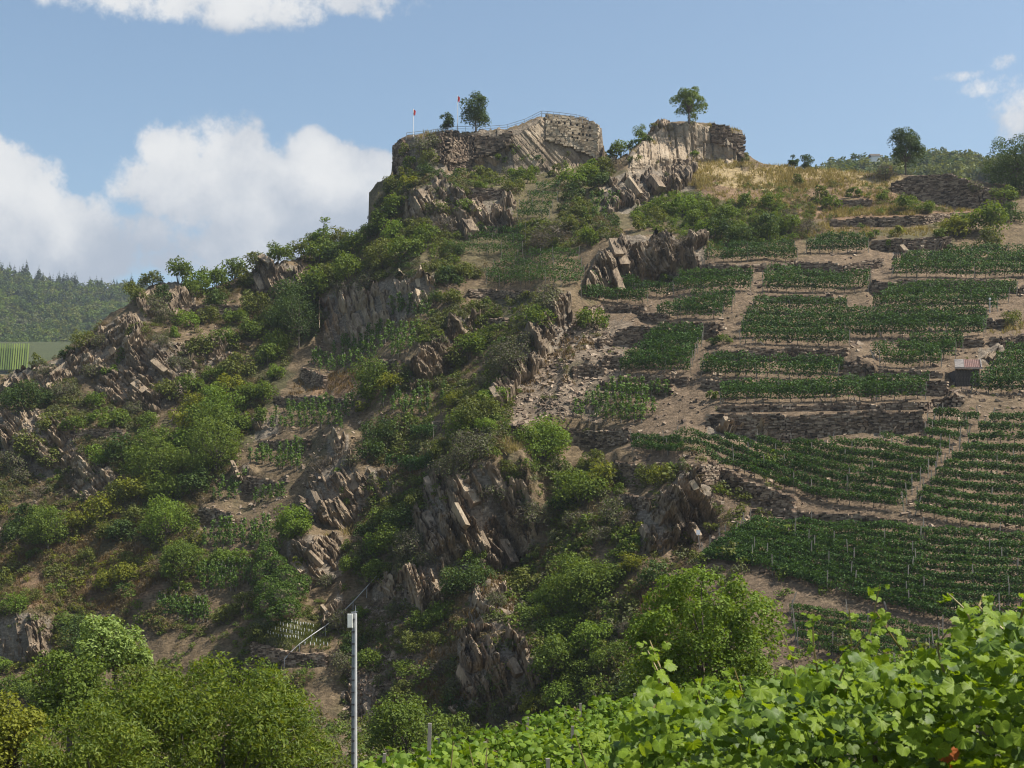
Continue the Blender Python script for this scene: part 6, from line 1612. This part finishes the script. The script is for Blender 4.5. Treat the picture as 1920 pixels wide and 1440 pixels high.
M['vine_near_shaded'] = leaf_mat('vine_leaf_shaded', (.045, .078, .018), (.080, .130, .026), (.12, .18, .036), .35, .5, .25)  # darker leaf copy; its colour stands in for shade inside the vine
add_veins(M['vine_near_shaded'])
M['leaf_red'] = leaf_mat('vine_leaf_red', (.20, .04, .02), (.34, .08, .03), (.42, .14, .05), .3)
M['shoot'] = plain_mat('vine_shoot', (.22, .17, .06), .6)
NEAR = [leaf_me('vine_near', k) for k in range(6)] + [leaf_me('vine_near_shaded', 20 + k) for k in range(2)]
rn = np.random.default_rng(99)
near = empty('near_vine', (1.3, 6.2, float(hz(1.3, 6.2)))); tag(near, 'bright green leafy vine close to the viewer at the lower right', 'vine')
nb = np.array(near.location)
TOP = [(1150, 1400), (1180, 1330), (1215, 1268), (1260, 1290), (1330, 1318), (1400, 1312), (1440, 1280), (1500, 1258), (1560, 1250), (1610, 1225), (1660, 1245), (1720, 1250), (1770, 1215), (1800, 1170), (1850, 1150), (1930, 1135), (2100, 1120)]
def near_leaf_pos(n):
    u = rn.uniform(1150, 2100, n); Y = 5.2 + rn.beta(1.4, 1.6, n) * 2.6
    t = rn.beta(1.15, 1.5, n); vt = ip(TOP, u) + rn.normal(0, 7, n)
    v = vt + t * 420 * (6.3 / Y)
    return u, v, Y
def near_orient(n):
    nv = np.stack([rn.normal(0, .5, n) + .15, rn.normal(-.45, .5, n), rn.normal(.75, .4, n)], 1); nv /= np.linalg.norm(nv, axis=1)[:, None]
    down = np.stack([rn.normal(0, .5, n), rn.normal(-.25, .3, n), np.full(n, -1.0)], 1)      # leaf tips hang
    t = down - nv * (down * nv).sum(1)[:, None]; t /= np.linalg.norm(t, axis=1)[:, None]
    return np.stack([np.cross(t, nv), t, nv], 2)
u, v, Y = near_leaf_pos(7600)
P_ = np.stack([(u - U0) / F * Y, Y, (V0 - v) / F * Y], 1); R = near_orient(len(u)); S = rn.uniform(.045, .102, len(u))
vis = (u < 1935) & (v < 1450)
order = np.argsort(-(S / Y * 100 + (vis * 10.0) + (Y < 6.4) * 2.0)); singles = order[:285]; rest = order[285:]
for k in singles:
    o = bpy.data.objects.new('leaf', NEAR[int(rn.integers(0, len(NEAR)))]); C.objects.link(o); o.parent = near
    m4 = Matrix(R[k].tolist()).to_4x4(); o.matrix_local = Matrix.Translation(Vector(P_[k] - nb)) @ m4 @ Matrix.Scale(S[k], 4)
mb = MB(); q = rn.random(len(rest)) < .42  # share of inner leaves given the darker, shade-like colour
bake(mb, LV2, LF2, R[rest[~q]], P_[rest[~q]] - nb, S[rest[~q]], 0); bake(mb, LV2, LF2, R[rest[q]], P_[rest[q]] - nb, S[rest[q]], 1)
il = mb.mesh('inner_leaves', [M['vine_near'], M['vine_near_shaded']], True); set_xy(il, len(rest), LV2); o = link('inner_leaves', il, near); o['kind'] = 'stuff'
# shoots standing out of the top, with small leaves
SH = [(1262, 1300, 1228, 1212, 6.2), (1225, 1330, 1222, 1230, 6.2), (1305, 1330, 1318, 1268, 6.0), (1400, 1330, 1372, 1252, 6.3), (1500, 1300, 1468, 1185, 6.6), (1540, 1300, 1522, 1155, 6.5), (1590, 1290, 1588, 1150, 6.4), (1600, 1280, 1640, 1105, 6.3), (1720, 1260, 1632, 1150, 6.2), (1560, 1310, 1600, 1190, 6.0),
      (1830, 1200, 1795, 1118, 5.8), (1880, 1180, 1868, 1120, 5.7), (1700, 1290, 1690, 1215, 6), (1770, 1260, 1785, 1180, 5.9), (1910, 1170, 1905, 1110, 5.7)]
SMALL = [leaf_me('vine_near', 50 + k) for k in range(3)]
for (u0, v0, u1, v1, Y) in SH:
    a = np.array([(u0 - U0) / F * Y, Y, (V0 - v0) / F * Y]); b = np.array([(u1 - U0) / F * Y, Y + rn.uniform(-.2, .2), (V0 - v1) / F * Y])
    mid = (a + b) / 2 + np.array([rn.normal(0, .03), 0, .02]); tip = b + (b - mid) * .15
    path = np.stack([np.interp(np.linspace(0, 3, 9), range(4), [p[k] for p in (a, mid, b, tip)]) for k in range(3)], 1)
    mb = MB(); tube(mb, path - nb, np.linspace(.006, .0018, 9), 5)
    sh_o = link('shoot', mb.mesh('shoot', [M['shoot']]), near)
    for j in range(2, 9):
        sz_ = .105 * (1 - j / 9) + .022
        o = bpy.data.objects.new('leaf', SMALL[j % 3]); C.objects.link(o); o.parent = sh_o
        Rm_ = near_orient(1)[0]; p = path[j] - nb + np.array([rn.normal(0, .03), rn.normal(0, .03), -.01])
        o.matrix_local = Matrix.Translation(Vector(p)) @ Matrix(Rm_.tolist()).to_4x4() @ Matrix.Scale(sz_, 4)
for (u, v, Y, s_) in [(1715, 1378, 5.9, .11), (1722, 1408, 5.9, .08)]:
    me = leaf_me('leaf_red', 70); o = bpy.data.objects.new('red_leaf', me); C.objects.link(o); o.parent = near; o['label'] = 'reddish withered leaf'
    o.matrix_local = Matrix.Translation(Vector(((u - U0) / F * Y, Y - .45, (V0 - v) / F * Y)) - Vector(nb)) @ Matrix(near_orient(1)[0].tolist()).to_4x4() @ Matrix.Scale(s_, 4)
mb = MB()
for u in range(1190, 2100, 110):
    Y = 6.4; x = (u - U0) / F * Y; tube(mb, [[x - nb[0], Y - nb[1], float(hz(x, Y)) - nb[2] - .1], [x - nb[0] + .03, Y - nb[1], -.95 - nb[2]]], [.022, .012], 5)
link('stems', mb.mesh('stems', [M['bark']]), near)
for (u, v) in ((1278, 1430), (1848, 1425)):
    Y = 6.6; mb = MB(); x = (u - U0) / F * Y; bar(mb, np.array([x, Y, float(hz(x, Y)) - .2]) - nb, np.array([x, Y, (V0 - v) / F * Y + .3]) - nb, .05); link('post', mb.mesh('post', [M['post']]), near)
# a low second vine whose shoots just reach into the bottom edge
low_v = empty('low_vine', ((960 - U0) / F * 7.5, 7.5, float(hz(0, 7.5)))); tag(low_v, 'few big vine leaves and tips poking up from the bottom edge, centre', 'vine')
lb = np.array(low_v.location)
for (u, v, s_) in [(700, 1438, .10), (735, 1425, .08), (770, 1440, .10), (850, 1428, .11), (848, 1398, .08), (905, 1418, .10), (912, 1395, .07), (970, 1435, .11), (985, 1440, .09), (1075, 1385, .07), (1120, 1378, .10), (1135, 1400, .11), (1150, 1430, .12), (1100, 1425, .10), (1165, 1395, .10), (1190, 1370, .10), (1125, 1440, .12), (880, 1440, .1), (1040, 1440, .1), (820, 1442, .1)]:
    o = bpy.data.objects.new('leaf', NEAR[int(rn.integers(0, 6))]); C.objects.link(o); o.parent = low_v; Y = 7.5 + rn.normal(0, .25)
    o.matrix_local = Matrix.Translation(Vector(((u - U0) / F * Y, Y, (V0 - v) / F * Y)) - Vector(lb)) @ Matrix(near_orient(1)[0].tolist()).to_4x4() @ Matrix.Scale(s_ * 1.05, 4)
for (u0, v0, u1, v1) in [(760, 1500, 735, 1432), (900, 1500, 880, 1400), (905, 1500, 915, 1385), (980, 1500, 978, 1425), (1120, 1500, 1078, 1375), (1150, 1500, 1190, 1350), (840, 1500, 850, 1390)]:
    Y = 7.5; mb = MB(); tube(mb, np.array([[(u0 - U0) / F * Y, Y, float(hz((u0 - U0) / F * Y, Y))], [(u0 - U0) / F * Y, Y, (V0 - v0) / F * Y], [(u1 - U0) / F * Y, Y, (V0 - v1) / F * Y]]) - lb, [.012, .007, .002], 5)
    link('shoot', mb.mesh('shoot', [M['shoot']]), low_v)

# bright vine rows on the near slope
def near_row(pts, label, dens, ls, h=2.0):
    """pts: u, v of the row's top, distance"""
    vrow[0] += 1; rng = np.random.default_rng(4000 + vrow[0])
    X = np.array([(u - U0) / F * Y for u, v, Y in pts]); Yv = np.array([p[2] for p in pts], float); Zt = np.array([(V0 - v) / F * Y for u, v, Y in pts])
    s = np.concatenate([[0], np.cumsum(np.hypot(np.diff(X), np.diff(Yv)))]); L = s[-1]; N = int(L * dens)
    base = Vector((X.mean(), Yv.mean(), float(hz(X.mean(), Yv.mean())))); root = empty('vine_row', base); tag(root, label, 'vine row', 'bright vine rows on the near slope')
    c = rng.uniform(0, L, N); zt = np.interp(c, s, Zt) * 1.0 - .06 + .14 * vnoise(c / .6, c * 0, None, vrow[0]) + .1 * np.abs(rng.normal(size=N)) * (rng.random(N) < .15)
    hh = rng.beta(1.2, 1.6, N) * h
    side = rng.normal(0, .28, N)
    P_ = np.stack([np.interp(c, s, X), np.interp(c, s, Yv) + side, zt - hh], 1)
    nv = np.stack([rng.normal(0, .5, N), rng.normal(-.4, .5, N) * np.where(side < 0, 1, -1), rng.normal(.7, .4, N)], 1)
    mb = MB(); v5 = np.array([[0, .5, 0], [.34, .22, -.06], [.42, -.12, -.1], [.12, -.42, -.02], [-.12, -.42, -.02], [-.42, -.12, -.1], [-.34, .22, -.06], [0, 0, .05]])
    f5 = np.array([[7, (k + 1) % 7, k] for k in range(7)])
    bake(mb, v5, f5, frames(nv, rng), P_ - np.array(base), ls * rng.uniform(.7, 1.3, N)); link('foliage', mb.mesh('foliage', [M['vine_mid']], True), root)
    for k in range(int(L / 3.0) + 1):
        c_ = min(k * 3.0 + .4, L); x, y, z = np.interp(c_, s, X), np.interp(c_, s, Yv), np.interp(c_, s, Zt)
        mb = MB(); zg = float(hz(x, y)); bar(mb, (0, 0, -.3), (0, 0, max(z - zg + .02, .5)), .06); o = link('post', mb.mesh('post', [M['post']]), root); o.location = Vector((x, y, zg)) - base; o.rotation_euler = (rng.normal(0, .03), rng.normal(0, .06), 0)
near_row([(672, 1420, 26), (760, 1396, 27.5), (840, 1384, 29), (960, 1352, 31), (1080, 1322, 34), (1200, 1300, 37), (1350, 1275, 40), (1500, 1250, 44), (1640, 1235, 47), (1790, 1205, 50)], 'farthest bright vine row running across the near slope', 330, .145)
near_row([(690, 1440, 22), (820, 1412, 23.5), (960, 1385, 25.5), (1100, 1356, 28), (1250, 1330, 30.5), (1450, 1315, 33), (1650, 1285, 36), (1930, 1240, 40)], 'second bright vine row across the near slope', 380, .14)
near_row([(760, 1470, 18), (960, 1436, 20), (1150, 1405, 22), (1400, 1370, 25), (1700, 1330, 28), (1960, 1290, 31)], 'third bright vine row, nearest of the rows across the slope', 420, .14)
mb = MB(); p0 = Vector(((797 - U0) / F * 27, 27, float(hz((797 - U0) / F * 27, 27)))); bar(mb, (0, 0, -.2), ((806 - 797) / F * 27, 0, (V0 - 1356) / F * 27 - p0.z), .07)
tag(link('wooden_stake', mb.mesh('wooden_stake', [M['wood']]), None, p0), 'thin wooden stake leaning at the left end of the bright vine row', 'stake')

# ------------------------------------------------------------------ labels for the shrubs
from collections import defaultdict
byl = defaultdict(list)
for t in LABELLED: byl[t[1]].append(t)
for lab, items in byl.items():
    if len(items) == 1: items[0][0]['label'] = lab; continue
    items.sort(key=lambda t: t[2])
    for k, t in enumerate(items):
        t[0]['label'] = f'{lab}, {"leftmost" if k == 0 else ("rightmost" if k == len(items) - 1 else ordinal(k) + " from left")}'
HAZE = 0.00014
# ------------------------------------------------------------------ haze: the valley air
m, n, l = new_mat('valley_haze')
pv = n.new('ShaderNodeVolumePrincipled'); pv.inputs['Color'].default_value = (.80, .88, 1.0, 1); pv.inputs['Density'].default_value = HAZE
pv.inputs['Anisotropy'].default_value = 0.3
o = n.new('ShaderNodeOutputMaterial'); l.new(pv.outputs[0], o.inputs['Volume'])
mb = MB(); box(mb, (0, 850, 120), (3400, 1900, 330))
hz_o = link('haze', mb.mesh('haze', [m])); tag(hz_o, 'thin blue summer haze in the valley air', 'haze', kind='stuff')
